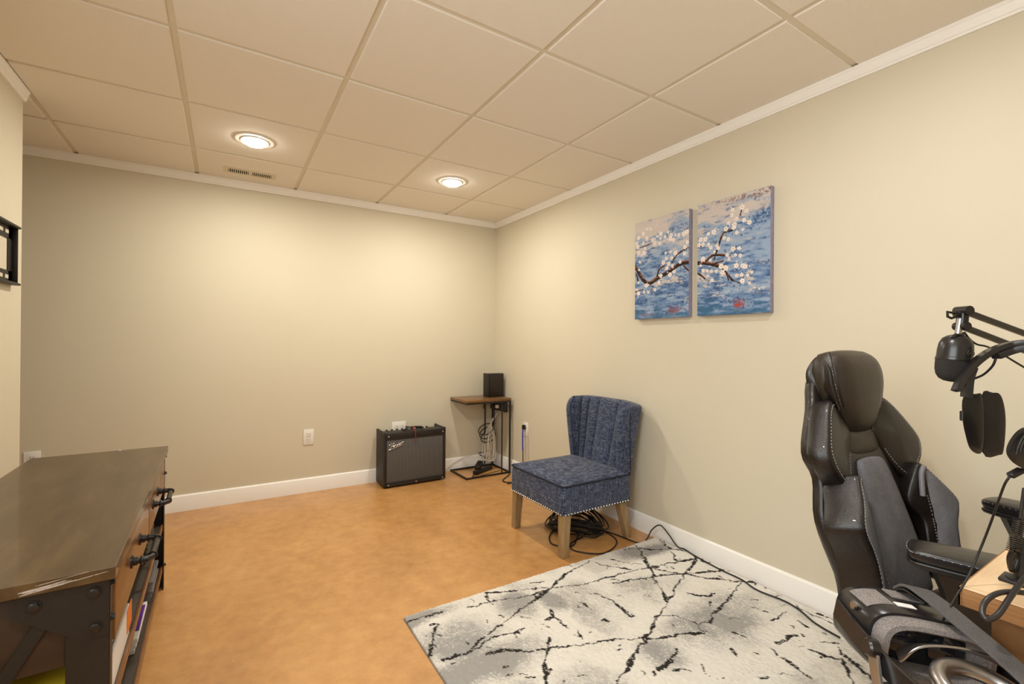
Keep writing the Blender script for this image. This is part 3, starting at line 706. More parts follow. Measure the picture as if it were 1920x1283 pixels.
VE = [[(205, 560), (285, 538), (360, 500), (405, 465), (480, 455), (540, 435)], [(285, 538), (345, 490), (405, 440), (470, 395), (530, 350), (600, 295), (650, 265), (700, 262), (780, 250), (870, 225), (960, 200), (1050, 185), (1110, 170), (1190, 155), (1240, 148)],
 [(300, 350), (390, 325), (460, 315), (560, 297), (650, 265)], [(370, 290), (470, 282), (560, 272), (650, 262)], [(650, 262), (680, 225), (740, 190), (800, 158)], [(370, 290), (385, 325), (395, 335)],
 [(900, 248), (960, 238), (1030, 228), (1110, 215), (1185, 212), (1240, 205), (1345, 195)], [(1050, 185), (1120, 200), (1185, 212), (1280, 228), (1420, 243), (1480, 245)],
 [(1240, 148), (1215, 180), (1185, 212), (1160, 250), (1130, 300), (1110, 340), (1085, 380), (1060, 420), (1030, 470), (990, 530), (950, 590), (910, 650), (870, 720)],
 [(1080, 65), (1110, 95), (1140, 110), (1200, 118), (1240, 148)], [(1100, 75), (1140, 130), (1155, 160)], [(985, 95), (1010, 120), (1030, 165), (1050, 190), (1060, 220), (1085, 265), (1105, 300), (1115, 325)],
 [(940, 110), (1000, 105), (1050, 112), (1110, 110), (1160, 113)], [(370, 535), (460, 520), (540, 525), (620, 518), (700, 505), (780, 498), (870, 485), (940, 478), (1030, 475), (1080, 472), (1150, 462), (1215, 455), (1285, 450)],
 [(630, 465), (625, 520), (615, 590), (618, 660), (610, 740)], [(1085, 378), (1140, 380), (1185, 395), (1235, 412), (1250, 440), (1285, 450)], [(1250, 420), (1290, 400), (1300, 375), (1340, 340), (1380, 300), (1400, 260), (1425, 243)],
 [(610, 400), (645, 385), (680, 405), (710, 430)], [(645, 385), (640, 360)], [(800, 290), (835, 295), (860, 310), (890, 320), (920, 345), (940, 365), (965, 385)], [(765, 325), (790, 340)], [(850, 400), (880, 410)],
 [(1200, 290), (1240, 300), (1275, 300), (1310, 290)], [(1540, 400), (1570, 385), (1600, 365)], [(1650, 400), (1690, 430)], [(1080, 600), (1110, 580), (1140, 545), (1155, 520)], [(1250, 575), (1265, 605), (1290, 630)],
 [(1375, 515), (1400, 540)], [(1500, 640), (1525, 635)], [(145, 500), (147, 540)], [(165, 425), (155, 500)], [(1560, 495), (1600, 480), (1640, 460)], [(1640, 340), (1700, 375), (1790, 410), (1815, 430)], [(1730, 370), (1790, 395)],
 [(1700, 520), (1760, 545), (1830, 560)], [(1740, 490), (1810, 495)], [(1390, 450), (1430, 465)], [(1830, 560), (1850, 610), (1880, 660)], [(820, 165), (880, 180), (960, 190)], [(880, 150), (960, 165), (1010, 172)], [(60, 400), (130, 382), (195, 365)],
 [(750, 450), (765, 475)], [(560, 250), (610, 240)], [(1260, 160), (1310, 180), (1350, 195)], [(1590, 560), (1640, 590), (1700, 640)], [(1500, 240), (1560, 268), (1640, 310)]]
rf = random.Random(31)
for _ in range(110):
    x, y = rf.uniform(60, 1900), rf.uniform(80, 700); a = rf.choice((.25, -.2, .9, -.5))+rf.uniform(-.3, .3); L = rf.uniform(10, 42)
    VE.append([(x, y), (x+L*.5*math.cos(a), y+L*.3*math.sin(a)), (x+L*math.cos(a+.3), y+L*.6*math.sin(a+.3))])
vein = np.full((rh, rw), 9.)
jx = (fbm(rh, rw, 7, 201, 3)-.5)*.026; jy = (fbm(rh, rw, 7, 301, 3)-.5)*.026
wmod = fbm(rh, rw, 14, 401, 3)
VQ = [([zw(p) for p in s_], 1 if si < len(VE)-110 else 2.1) for si, s_ in enumerate(VE)]
for _ in range(26):     # the rug goes on the same way below the picture
    x, y = rf.uniform(-1.5, -.1), rf.uniform(-4.3, -3.0); a = rf.choice((.3, 1.2, 2.2, 2.8))+rf.uniform(-.2, .2); q = [Vector((x, y, 0))]
    for k in range(rf.randint(3, 9)):
        a += rf.uniform(-.25, .25); p = q[-1] + Vector((math.cos(a), math.sin(a), 0))*rf.uniform(.05, .12)
        if p.y > -2.95: break
        q.append(p)
    VQ.append((q, 1))
for q, fk in VQ:
    for a, b in zip(q, q[1:]):
        x0, x1 = sorted((a.x, b.x)); y0, y1 = sorted((a.y, b.y)); m = .05
        ix = slice(max(0, int((x0-m-RX0)/st)), max(0, min(rw, int((x1+m-RX0)/st)+1))); iy = slice(max(0, int((RY1-y1-m)/st)), max(0, min(rh, int((RY1-y0+m)/st)+1)))
        if ix.start >= ix.stop or iy.start >= iy.stop: continue
        X = GXX[iy, ix]+jx[iy, ix]-a.x; Y = GYY[iy, ix]+jy[iy, ix]-a.y; dx, dy = b.x-a.x, b.y-a.y; L2 = dx*dx+dy*dy+1e-9
        tt = np.clip((X*dx+Y*dy)/L2, 0, 1); d = np.hypot(X-tt*dx, Y-tt*dy)*fk; vein[iy, ix] = np.minimum(vein[iy, ix], d)
# the far strip beyond the frame carries on with the same kind of veins
thr = .0064*np.clip((wmod-.22)*2.9, .42, 1.75)
vm = (vein < thr) & (n_fine < .93)
colr[vm] = linc((52, 48, 46))*(.75+.5*n_f2[vm][:, None])
zz = .009 + .0035*n_f2 + .0022*n_fine
zz[0, :] = zz[-1, :] = zz[:, 0] = zz[:, -1] = .001
colr[0, :] = colr[-1, :] = colr[:, 0] = colr[:, -1] = linc((120, 114, 108))
rug = grid_mesh('area_rug', rh, rw, np.stack([GXX, GYY, zz], -1), colr, RUGM)
tag(rug, 'cream and grey pile area rug with cracked black line pattern', 'rug')

# ------------------------------------------------------------------ canvas pictures
def z6(p): return pl(1160+p[0]/4.425, 330+p[1]/4.425, 'x', -.032)
BRL = [([(130, 740), (165, 800), (205, 865), (255, 890), (320, 850), (390, 810), (450, 770), (500, 735), (560, 715), (610, 708)], .0115), ([(320, 830), (335, 780), (375, 745)], .006), ([(440, 720), (480, 660), (530, 620), (590, 592)], .005), ([(540, 745), (565, 770), (595, 795)], .0045), ([(150, 600), (210, 585), (270, 560)], .003), ([(130, 965), (200, 945)], .003), ([(150, 820), (160, 870)], .006)]
BRR = [([(640, 722), (720, 725), (790, 735), (850, 755)], .0095), ([(850, 755), (880, 790), (905, 820), (945, 865)], .0055), ([(720, 710), (770, 665), (830, 655), (885, 660)], .0065), ([(790, 690), (815, 620), (835, 560), (855, 500), (880, 465), (940, 450), (975, 430)], .005), ([(800, 725), (865, 705)], .0045), ([(645, 803), (690, 830), (715, 855)], .0045), ([(1020, 270), (1010, 325)], .003), ([(955, 870), (1010, 890)], .003), ([(650, 602), (690, 580)], .003), ([(895, 800), (910, 860)], .004)]
FLL = [(205, 480), (165, 515), (235, 515), (205, 560), (150, 560), (265, 440), (235, 440), (160, 590), (220, 600), (300, 560), (345, 520), (350, 480), (385, 505), (320, 500), (435, 490), (470, 490), (455, 530), (410, 465), (430, 520), (500, 490), (540, 480), (285, 530), (340, 560), (190, 660), (165, 640), (210, 640), (175, 715), (170, 780), (395, 685), (440, 680), (470, 640), (430, 630), (390, 640), (370, 720), (415, 730), (445, 745), (400, 765), (510, 715), (550, 590), (570, 550), (545, 645), (350, 830), (460, 795), (425, 820), (230, 910), (165, 885), (150, 945), (210, 965), (245, 965), (165, 975), (335, 885), (300, 945), (565, 465)]
FLR = [(945, 280), (1025, 260), (1060, 290), (940, 325), (980, 355), (910, 390), (960, 405), (955, 430), (890, 440), (1040, 365), (1085, 385), (1030, 445), (980, 470), (875, 515), (910, 525), (745, 480), (790, 465), (720, 525), (680, 530), (665, 575), (700, 570), (745, 570), (765, 595), (815, 580), (795, 630), (825, 600), (950, 605), (1000, 600), (970, 655), (1010, 660), (915, 690), (900, 655), (1030, 745), (975, 745), (700, 690), (760, 700), (680, 745), (850, 750), (890, 765), (860, 800), (700, 785), (770, 790), (810, 790), (740, 830), (775, 865), (980, 825), (1020, 820), (1070, 825), (1105, 800), (1025, 870), (1085, 890), (1050, 750), (735, 785)]
def canvas(y0, y1, z0, z1, branches, flowers, seed, label, extras):
    """y0 = far edge (left in the photo), y1 = near edge"""
    t = thing('canvas_picture', (-.001, (y0+y1)/2, z0), label, 'picture', 'pair of blossom canvases')
    s_ = .0016; w_ = int(abs(y1-y0)/s_); h = int((z1-z0)/s_)
    Y, Z = np.meshgrid(np.linspace(y0, y1, w_), np.linspace(z1, z0, h)); V = (z1-Z)/(z1-z0); U_ = (Y-y0)/(y1-y0)
    def nz(cy, cx, sd):   # streaky: longer across than down
        a = fbm(h, max(8, int(w_*cy/cx)), cy, sd, 4); ii = np.linspace(0, a.shape[1]-1, w_).astype(int); return a[:, ii]
    a = nz(10, 34, seed); b = nz(24, 60, seed+3); c = fbm(h, w_, 6, seed+9, 3); g = nz(5, 40, seed+21)
    cream = linc((200, 190, 184)); lb = linc((146, 166, 192)); mb = linc((92, 124, 166)); db = linc((50, 76, 124)); teal = linc((56, 108, 136))
    col = lerp3(cream, lb, sst(V + (b-.5)*.9, .08, .34)); col = lerp3(col, mb, sst(V*.62 + (a-.5)*1.5 + (g-.5)*.5, .20, .56)*.85)
    col = lerp3(col, db, sst(V*.42 + (a-.5)*1.3 + (c-.5)*.6, .36, .64)*.75)
    col = lerp3(col, lb*1.1, sst((b-.5)*1.6+(g-.5), .22, .5)*.7*sst(V, .2, .5))
    col = lerp3(col, cream*1.02, sst((b-.5)*1.4 - abs(V-.66)*1.6 + (g-.5)*.6 + .06*(seed % 2), .10, .26)*.85)
    col = lerp3(col, teal, sst(V + (a-.5)*.3, .88, 1.0)*.55)
    col = lerp3(col, db*.8, (sst(c, .60, .72)*sst(b, .5, .62))*.7)
    for (u0, v0, ru, rv, cc_, am) in extras:
        f = np.exp(-(((U_-u0)/ru)**2 + ((V-v0)/rv)**2))*am*sst(c+ (g-.5)*.6, .42, .58); col = lerp3(col, linc(cc_), np.clip(f, 0, 1))
    jn = (c-.5)*.006
    for br, wd in branches:
        q = [z6(p) for p in br]; q = smooth_pts([Vector((0, p.y, p.z)) for p in q], 5)
        D = np.full(Y.shape, 9.); SD = np.zeros(Y.shape)
        for p, r in zip(q, q[1:]):
            dx, dy = r.y-p.y, r.z-p.z; X_ = Y-p.y; Y_ = Z-p.z; tt = np.clip((X_*dx+Y_*dy)/(dx*dx+dy*dy+1e-9), 0, 1)
            d = np.hypot(X_-tt*dx, Y_-tt*dy); m = d < D; D[m] = d[m]; SD[m] = (Y_-tt*dy)[m]
        m = (D+jn) < wd; bc = lerp3(linc((40, 26, 22)), linc((150, 96, 66)), sst(SD/wd + (g-.5)*2, .0, .9))
        col[m] = bc[m]
    rr = np.random.default_rng(seed+5)
    for f in flowers:
        p = z6(f); R0 = .0115*rr.uniform(.62, 1.22); a0 = rr.uniform(0, 6)
        dx = Y-p.y; dz = Z-p.z; d = np.hypot(dx, dz); m = d < R0*1.6
        if not m.any(): continue
        an = np.arctan2(dz, dx); rad = R0*(.80+.28*np.abs(np.cos(2.5*(an+a0))))
        pet = m & (d < rad); tint = linc((240, 230, 222))*rr.uniform(.88, 1.0)
        sh = np.where((d > rad*.86), .86, 1.0)[..., None]
        col[pet] = (tint*sh)[pet]; ctr = m & (d < R0*.2); col[ctr] = linc((186, 112, 96))
        for k in range(3):
            b_ = rr.uniform(0, 6.28); q0 = R0*rr.uniform(1.2, 1.9); dm = np.hypot(dx-q0*math.cos(b_), dz-q0*math.sin(b_)) < R0*rr.uniform(.14, .34); col[dm] = linc((226, 206, 196))
    X = np.full(Y.shape, -.032) + (c-.5)*.0008
    grid_mesh('painted_face', h, w_, np.stack([X, Y, Z], -1), col, CANVM, t)
    box('stretcher_wrap', (-.0315, min(y0, y1), z0), (-.001, max(y0, y1), z1), plain('canvas_edge', (150, 146, 168), .7, var=.15, vscale=40), t, .0015)
# edges measured where the front face meets the eye
yl0, yl1 = z6((138, 600)).y, z6((583, 600)).y; yr0, yr1 = z6((655, 600)).y, z6((1258, 600)).y
canvas(yl0, yl1, 1.303, 1.898, BRL, FLL, 40, 'smaller-looking left blossom canvas on blue ground, thick curved branch', [(.4, .06, .5, .05, (214, 200, 190), .8), (.75, .93, .12, .03, (150, 70, 60), 1), (.25, .96, .1, .03, (140, 70, 70), .8)])
canvas(yr0, yr1, 1.303, 1.898, BRR, FLR, 63, 'right-hand blossom canvas on blue ground, thin forked branches', [(.9, .03, .5, .025, (120, 74, 60), 1), (.6, .92, .07, .035, (170, 70, 50), 1), (.85, .8, .12, .03, (216, 208, 200), 1), (.93, .2, .1, .06, (50, 74, 120), .9)])

# ------------------------------------------------------------------ TV wall bracket on left wall
t = thing('tv_wall_bracket', (XL, -1.1, 1.40), 'black slotted steel television wall bracket without a television', 'tv bracket')
bx = XL+.001
ya, yb = -1.55, -.968
for z, nm in ((1.582, 'top_rail'), (1.390, 'bottom_rail')):
    bm = bmesh.new(); b_box(bm, (bx, ya, z), (bx+.004, yb, z+.055), .001, 1); sgn = 1 if z > 1.5 else -1
    zl = z+.055 if sgn > 0 else z
    b_box(bm, (bx, ya, zl-.005), (bx+.030, yb+.004, zl+.005), .002, 1)
    r = finish(nm, bm, BLACK, t)
    for i in range(14):
        y = yb-.062-.060*i
        if y < ya+.03: break
        box('slot', (bx+.0035, y-.017, z+.020), (bx+.0046, y+.017, z+.036), WALL, r, .0004, 1)
box('side_plate', (bx, yb-.045, 1.395), (bx+.004, yb-.002, 1.634), BLACK, t, .001)
box('side_lip', (bx, yb-.006, 1.395), (bx+.022, yb-.002, 1.634), BLACK, t, .001)
box('side_plate', (bx, ya, 1.395), (bx+.004, ya+.045, 1.634), BLACK, t, .001)

# ------------------------------------------------------------------ media console
KX0, KX1, KY0, KY1, KZ = -2.864, -2.404, -2.512, -1.130, .655
t = thing('media_console', ((KX0+KX1)/2, (KY0+KY1)/2, 0), 'dark wood media console with black metal frame and pipe handles', 'tv console')
top = box('top', (KX0, KY0, KZ-.028), (KX1, KY1, KZ), CABTOP, t, .0015, 1)
# worn white scuffs on the near end edge of the top
bm = bmesh.new()
for (x0_, z0_, x1_, z1_, n_, h0) in ((-2.556, .6310, -2.432, .6450, 34, .0007), (-2.556, .6350, -2.49, .6420, 60, .0032), (-2.53, .6455, -2.46, .6530, 26, .0004)):
    for i in range(n_):
        f = random.random(); x = x0_+(x1_-x0_)*f; z = z0_+(z1_-z0_)*f + random.uniform(-1, 1)*h0
        L = random.uniform(.008, .026); sl = (z1_-z0_)/(x1_-x0_)
        vv = [bm.verts.new((x, KY0-.0003, z)), bm.verts.new((x+L, KY0-.0003, z+sl*L)), bm.verts.new((x+L, KY0-.0003, z+sl*L+.0005)), bm.verts.new((x, KY0-.0003, z+.0006))]; bm.faces.new(vv)
o = finish('edge_scuff', bm, plain('worn_edge', (206, 194, 184), .7), top, False); o['kind'] = 'stuff'
fx = KX1-.012           # front plane of frame
def angle_post(x, y, sx, sy):
    """angle-iron leg: one flange along the end, one along the front"""
    bm = bmesh.new()
    b_box(bm, (min(x, x-sx*.070), y-.002, 0), (max(x, x-sx*.070), y+.002, KZ-.028), .0008, 1)
    b_box(bm, (x-.002, min(y, y+sy*.030), 0), (x+.002, max(y, y+sy*.030), KZ-.028), .0008, 1)
    return finish('leg', bm, BLACK, t)
ey = KY0+.014; fy_ = KY1-.014; bxk = KX0+.012
for x, sx in ((fx, 1), (bxk, -1)):
    angle_post(x, ey, sx, 1); angle_post(x, fy_, sx, -1)
def bolt(p, d, s=.010):
    bm = bmesh.new(); M = axisM(p, d); b_lathe(bm, [(s*1.25, 0), (s*1.25, .002)], M, 18); b_lathe(bm, [(s, .002), (s, .006), (s*.7, .0075)], M, 6)
    return finish('bolt', bm, BLKS, t)
for y, d in ((ey-.003, -1), (fy_+.003, 1)):
    for x, s_ in ((fx, 1), (bxk, -1)):
        poly = [(x, KZ-.029), (x, .505), (x-s_*.045, .505), (x-s_*.150, .585), (x-s_*.150, KZ-.029)]
        bm = bmesh.new(); vv = [bm.verts.new((a, y-.0012, b)) for a, b in poly]; f = bm.faces.new(vv); r = bmesh.ops.extrude_face_region(bm, geom=[f])
        bmesh.ops.translate(bm, verts=[v for v in r['geom'] if isinstance(v, bmesh.types.BMVert)], vec=(0, .0024, 0)); finish('gusset_plate', bm, BLACK, t, False)
        for bxx, bz in ((x-s_*.022, .528), (x-s_*.118, .600), (x-s_*.024, .604)): bolt((bxx, y+d*.0012, bz), (0, d, 0))
    xm = (fx+bxk)/2
    bars('cross_brace', [((fx-.09, y-d*.004, .588), (bxk+.03, y-d*.004, .03), .026, .003, (0, 1, 0)), ], BLACK, t)
    bars('cross_brace', [((bxk+.09, y-d*.008, .588), (fx-.03, y-d*.008, .03), .026, .003, (0, 1, 0)), ], BLACK, t)
for y in (ey+.012, fy_-.012):
    bolt((fx+.002, y, .535), (1, 0, 0), .007); bolt((fx+.002, y, .612), (1, 0, 0), .005); bolt((fx+.002, y, .11), (1, 0, 0), .006)
# case: drawer box, dividing panels, shelves
box('end_panel', (bxk+.006, ey+.006, .455), (fx-.006, ey+.020, KZ-.029), CABINT, t, .001)
box('end_panel', (bxk+.006, fy_-.020, .455), (fx-.006, fy_-.006, KZ-.029), CABINT, t, .001)
box('back_panel', (bxk+.002, ey+.02, .10), (bxk+.010, fy_-.02, KZ-.029), CABINT, t, .001)
box('drawer_floor', (bxk+.01, ey+.02, .455), (fx-.004, fy_-.02, .467), CABINT, t, .001)
ym = (ey+fy_)/2
for nm, z in (('shelf', .300), ('shelf', .105)):
    sh = box(nm, (bxk+.01, ey+.004, z-.018), (fx-.010, fy_-.004, z), CABINT, t, .001)
    box('shelf_edge', (fx-.010, ey+.004, z-.020), (fx-.002, fy_-.004, z+.003), CABDRW, sh, .001)
box('front_panel', (fx-.014, -1.425, .470), (fx+.002, fy_-.035, KZ-.034), CABDRW, t, .002)
for a, b in ((ey+.035, ym-.006), (ym+.006, -1.431)):
    d = box('drawer', (fx-.014, a, .470), (fx+.006, b, KZ-.034), CABDRW, t, .002)
    c = (a+b)/2; hz = .552; hw = .085
    hp = [(fx+.006, c-hw, hz), (fx+.042, c-hw, hz), (fx+.050, c-hw+.010, hz), (fx+.050, c+hw-.010, hz), (fx+.042, c+hw, hz), (fx+.006, c+hw, hz)]
    bm = bmesh.new(); b_tube(bm, [Vector(p) for p in hp], .0085, 12)
    for s_ in (-1, 1):
        b_lathe(bm, [(.017, 0), (.017, .004), (.011, .006), (.011, .014)], axisM((fx+.006, c+s_*hw, hz), (1, 0, 0)), 18)
        b_lathe(bm, [(.0115, 0), (.0125, .003), (.0115, .006)], axisM((fx+.026, c+s_*hw, hz), (1, 0, 0)), 16)
        b_lathe(bm, [(.0115, 0), (.012, .003), (.0115, .006)], axisM((fx+.050, c+s_*(hw-.022)-.003, hz), (0, 1, 0)), 16)
    finish('handle', bm, BLKP, d)
# things on the shelves
def stack(name, lo, hi, mat, label, cat, extra=None, rot=0):
    c = ((lo[0]+hi[0])/2, (lo[1]+hi[1])/2, lo[2]); tt = thing(name, c, label, cat)
    M = Matrix.Translation(c) @ Matrix.Rotation(rot, 4, 'Z') @ Matrix.Translation((-c[0], -c[1], -c[2]))
    nn = max(1, int((hi[2]-lo[2])/.012))
    for i in range(nn):
        z = lo[2] + (hi[2]-lo[2])*i/nn; j = .004*(i % 3)
        box('sheet_block' if nn > 1 else 'body', (lo[0]+j, lo[1]+j, z+.0003), (hi[0]-.004+j, hi[1]-j, z+(hi[2]-lo[2])/nn), mat, tt, .0008, 1, M)
    if extra: extra(tt, M)
    return tt
S1, S2 = .3003, .1053
tt = thing('magazine_row', (-2.44, -2.26, S1), 'white magazines standing at the front of the console middle shelf', 'magazines')
for i in range(4):
    box('magazine', (-2.456+.0075*i, -2.440+.012*i, S1+.0003), (-2.450+.0075*i, -2.115+.010*(i % 2), S1+.088-.006*(i % 3)), PAPER, tt, .0008, 1)
box('orange_cover', (-2.4275, -2.150, S1+.02), (-2.4255, -2.070, S1+.085), ORANGE, tt, .0006, 1)
stack('paper_pile', (-2.58, -1.86, S2), (fx-.022, -1.58, S2+.045), PAPER, 'pile of white papers on the lowest console shelf', 'papers', lambda tt, M: box('purple_leaflet', (-2.50, -1.80, S2+.045), (fx-.020, -1.62, S2+.049), PURPLE, tt, .0008, 1, M))
stack('storage_box', (-2.62, -1.50, S2), (fx-.014, -1.26, S2+.075), plain('grey_box', (112, 108, 108), .4), 'small grey box at the far end of the lowest console shelf', 'box')
tt = thing('ribbed_case', (-2.5, -1.5, S1), 'dark green ribbed plastic case on the console middle shelf', 'case')
box('case_body', (-2.60, -1.60, S1), (fx-.022, -1.36, S1+.12), GREENB, tt, .004)
for i in range(6): box('rib', (fx-.0225, -1.598, S1+.012+.018*i), (fx-.018, -1.362, S1+.020+.018*i), GREENB, tt, .001, 1)
stack('black_case', (-2.66, -1.98, S1), (fx-.05, -1.70, S1+.06), BLKS, 'flat black case behind the magazines on the console shelf', 'case')
tt = thing('yellow_box', (-2.6, -2.40, S1), 'yellow cardboard box at the near end of the console shelf', 'box')
box('body', (-2.80, -2.470, S1+.0003), (-2.466, -2.300, S1+.104), YELLOW, tt, .003)
o = thing('shipping_leaflet', (-2.5, -2.36, S1+.105), 'white printed leaflet lying on the yellow box', 'leaflet')
M = Matrix.Translation((-2.50, -2.352, S1+.1045)) @ Matrix.Rotation(-.25, 4, 'Z') @ Matrix.Diagonal((.62, .72, 1, 1))
sh = box('sheet', (-.09, -.055, 0), (.10, .06, .004), PAPER, o, .0005, 1, M)
for i in range(5): box('print_line', (-.06, .035-.012*i, .0038), (.08-.01*(i % 3), .039-.012*i, .0046), INK, sh, 0, 1, M)
for i in range(14): box('barcode_bar', (-.075+.0045*i, -.047, .0038), (-.0725+.0045*i+.001*(i % 2), -.030, .0046), INK, sh, 0, 1, M)
croot = bpy.data.objects['media_console']; crot = .016
for nm in ('media_console', 'magazine_row', 'paper_pile', 'storage_box', 'ribbed_case', 'black_case', 'yellow_box', 'shipping_leaflet'):
    o = bpy.data.objects[nm]; d = o.location - croot.location; o.location = croot.location + Matrix.Rotation(crot, 3, 'Z') @ d; o.rotation_euler.z = crot
# small white mark on the console top
tag(lathe('paper_scrap', [(.0045, 0), (.004, .001)], PAPER, None, Matrix.Translation(pl(225, 845, 'z', KZ+.0002)), 10), 'tiny white scrap on the far edge of the console top', 'scrap')

# ------------------------------------------------------------------ swivel gaming chair
th = math.radians(6); ln = math.radians(14)
CF = Vector((-math.sin(th), -math.cos(th), 0)); CP = Vector((-CF.y, CF.x, 0)); ZZ = Vector((0, 0, 1))
CN = CF*math.cos(ln) + ZZ*math.sin(ln); CU = -CF*math.sin(ln) + ZZ*math.cos(ln)
CB = Vector((-.743, -3.337, .5)) + CP*.105
def Q(A, k, s): return CB + CP*A + CN*k + CU*s
def S_(A, b, z): v = CB + CP*A + CF*b; v.z = z; return v
t = thing('gaming_chair', S_(0, .24, 0), 'black leather and grey fabric high-back gaming chair by the desk', 'office chair')
# rear shell
pad('back_shell', [Q(a, -.045, s) for a, s in ((-.10, .60), (.10, .60), (.16, .50), (.222, .385), (.20, .31), (.232, .20), (.20, .06), (.17, -.04), (-.17, -.04), (-.20, .06), (-.232, .20), (-.20, .31), (-.222, .385), (-.16, .50))], CN, .035, .012, LEATH, t, 4, .97)
# headrest: lofted cushion
HRS = ((.415, .050, -.030, -.055), (.425, .062, -.012, -.066), (.45, .078, .004, -.072), (.49, .102, .018, -.074), (.53, .122, .028, -.074), (.57, .132, .034, -.072), (.605, .131, .034, -.068), (.632, .120, .026, -.060), (.650, .098, .010, -.046), (.657, .060, -.006, -.030))
bm = bmesh.new(); rings = []
for s, hw, kf, kb in HRS:
    ring = []
    for i in range(28):
        a = 2*math.pi*i/28; ca, sa = math.cos(a), math.sin(a)
        x = hw*math.copysign(abs(ca)**(2/3.6), ca); y = (kf+kb)/2 + (kf-kb)/2*math.copysign(abs(sa)**(2/3.0), sa)
        if sa > 0: y -= .016*(x/hw)**4
        ring.append(bm.verts.new(Q(x, y, s)))
    rings.append(ring)
for A, B_ in zip(rings, rings[1:]):
    for k in range(28): bm.faces.new((A[k], A[(k+1) % 28], B_[(k+1) % 28], B_[k]))
bm.faces.new(rings[0][::-1]); bm.faces.new(rings[-1])
hr = finish('headrest', bm, LEATHT, t, angle=60)
for sg in (-1, 1):
    sp = []
    for s_, hw, kf, kb in HRS[3:9]:
        a = math.radians(38); ca, sa = math.cos(a), math.sin(a); x = hw*ca**(2/3.6); y = (kf+kb)/2 + (kf-kb)/2*sa**(2/3.0) - .016*(x/hw)**4
        sp.append(Q(sg*x, y+.001, s_))
    tube('seam_piping', sp, .0024, LEATH, hr, 4, 6)
    stitches('stitching', [p + CP*sg*.002 - CN*.006 for p in sp], .0010, .007, STITCH, hr)
    o = pad('side_panel', [Q(sg*w_, k, s) for w_, k, s in ((.100, -.040, .645), (.121, -.010, .63), (.131, .006, .60), (.131, .004, .56), (.120, -.004, .51), (.104, -.014, .475), (.104, -.060, .475), (.120, -.066, .51), (.131, -.066, .57), (.127, -.060, .61))], CP*sg, .012, .006, LEATH, hr, 4)
# neck bar, centre panel
pad('neck_bar', [Q(a, -.030, s) for a, s in ((-.100, .43), (0, .435), (.100, .43), (.092, .385), (.075, .358), (0, .350), (-.075, .358), (-.092, .385))], CN, .03, .010, LEATHT, t, 3)
pad('back_filler', [Q(a, -.028, s) for a, s in ((-.13, .38), (.13, .38), (.16, .25), (.15, .0), (.13, -.03), (-.13, -.03), (-.15, .0), (-.16, .25))], CN, .03, .006, LEATH, t, 4)
cp = pad('centre_panel', [Q(a, k, s) for a, k, s in ((-.040, -.014, .345), (.040, -.014, .345), (.062, -.012, .325), (.075, -.006, .25), (.088, -.002, .16), (.100, 0, .07), (.104, 0, .0), (.085, -.002, -.025), (-.085, -.002, -.025), (-.104, 0, .0), (-.100, 0, .07), (-.088, -.002, .16), (-.075, -.006, .25), (-.062, -.012, .325))], CN, .025, .012, GREYF, t, 4, .96)
UW = [(.055, -.022, .425), (.085, -.020, .475), (.115, -.014, .512), (.135, -.010, .512), (.165, -.004, .485), (.200, .004, .435), (.228, .010, .385), (.226, .010, .348), (.208, .006, .315), (.155, -.006, .268), (.115, -.018, .30), (.078, -.026, .367)]
LW = [(.108, -.008, .215), (.128, .014, .285), (.148, .026, .315), (.166, .032, .306), (.198, .046, .262), (.236, .056, .212), (.236, .055, .182), (.216, .050, .140), (.206, .046, .09), (.200, .036, .0), (.150, .018, -.01), (.122, .004, .02), (.126, .004, .10), (.134, .004, .160)]
for sg in (-1, 1):
    nv = CN - CP*sg*.45
    uw = pad('upper_wing', [Q(sg*a, k, s) for a, k, s in UW], nv, .050, .010, LEATH, t, 4, .95, (.87, 2, 11))
    lw = pad('side_bolster', [Q(sg*a, k, s) for a, k, s in LW], nv, .085, .004, LEATH, t, 4, .95, (.93, 2, 9))
    pad('bolster_panel', [Q(sg*a, k+.004, s) for a, k, s in ((.150, .018, .225), (.158, .026, .285), (.170, .032, .290), (.200, .044, .250), (.230, .052, .210), (.230, .052, .184), (.210, .046, .140), (.200, .042, .09), (.192, .034, .02), (.152, .018, .01), (.148, .016, .10), (.156, .018, .160))], nv, .012, .008, GREYF, lw, 4, .96)
    if sg > 0: tube('edge_piping', [Q(sg*a, k+.007, s) for a, k, s in ((.132, .014, .225), (.140, .022, .285), (.152, .028, .305))], .007, plain('silver_grey_piping', (120, 116, 122), .4), lw, 4, 8)
    stitches('stitching', [Q(sg*a, k+.010, s) for a, k, s in ((.145, .016, .228), (.150, .014, .20), (.150, .012, .160), (.142, .012, .10), (.138, .012, .03))], .0010, .0065, STITCH, lw)
# seat
zs = .475
def seat_out(sc, dz): return [S_(a*sc, .25+(b-.25)*sc, zs+dz+e) for a, b, e in ((-.245, .02, 0), (-.10, -.01, 0), (.10, -.01, 0), (.245, .02, 0), (.262, .20, .008), (.255, .42, .012), (.20, .50, .0), (0, .515, -.006), (-.20, .50, .0), (-.255, .42, .012), (-.262, .20, .008))]
sc_ = pad('seat_cushion', seat_out(1, .0), ZZ, .085, .012, LEATH, t, 4, .93)
pad('seat_panel', [S_(a, b, zs+.006) for a, b in ((-.15, .09), (0, .075), (.15, .09), (.17, .22), (.155, .42), (.10, .475), (0, .485), (-.10, .475), (-.155, .42), (-.17, .22))], ZZ, .02, .013, GREYF, sc_, 4, .96)
stitches('stitching', [S_(a, b, zs+.0135) for a, b in ((-.20, .45), (-.205, .25), (-.185, .07), (0, .05), (.185, .07), (.205, .25), (.20, .45))], .0015, .010, STITCH, sc_)
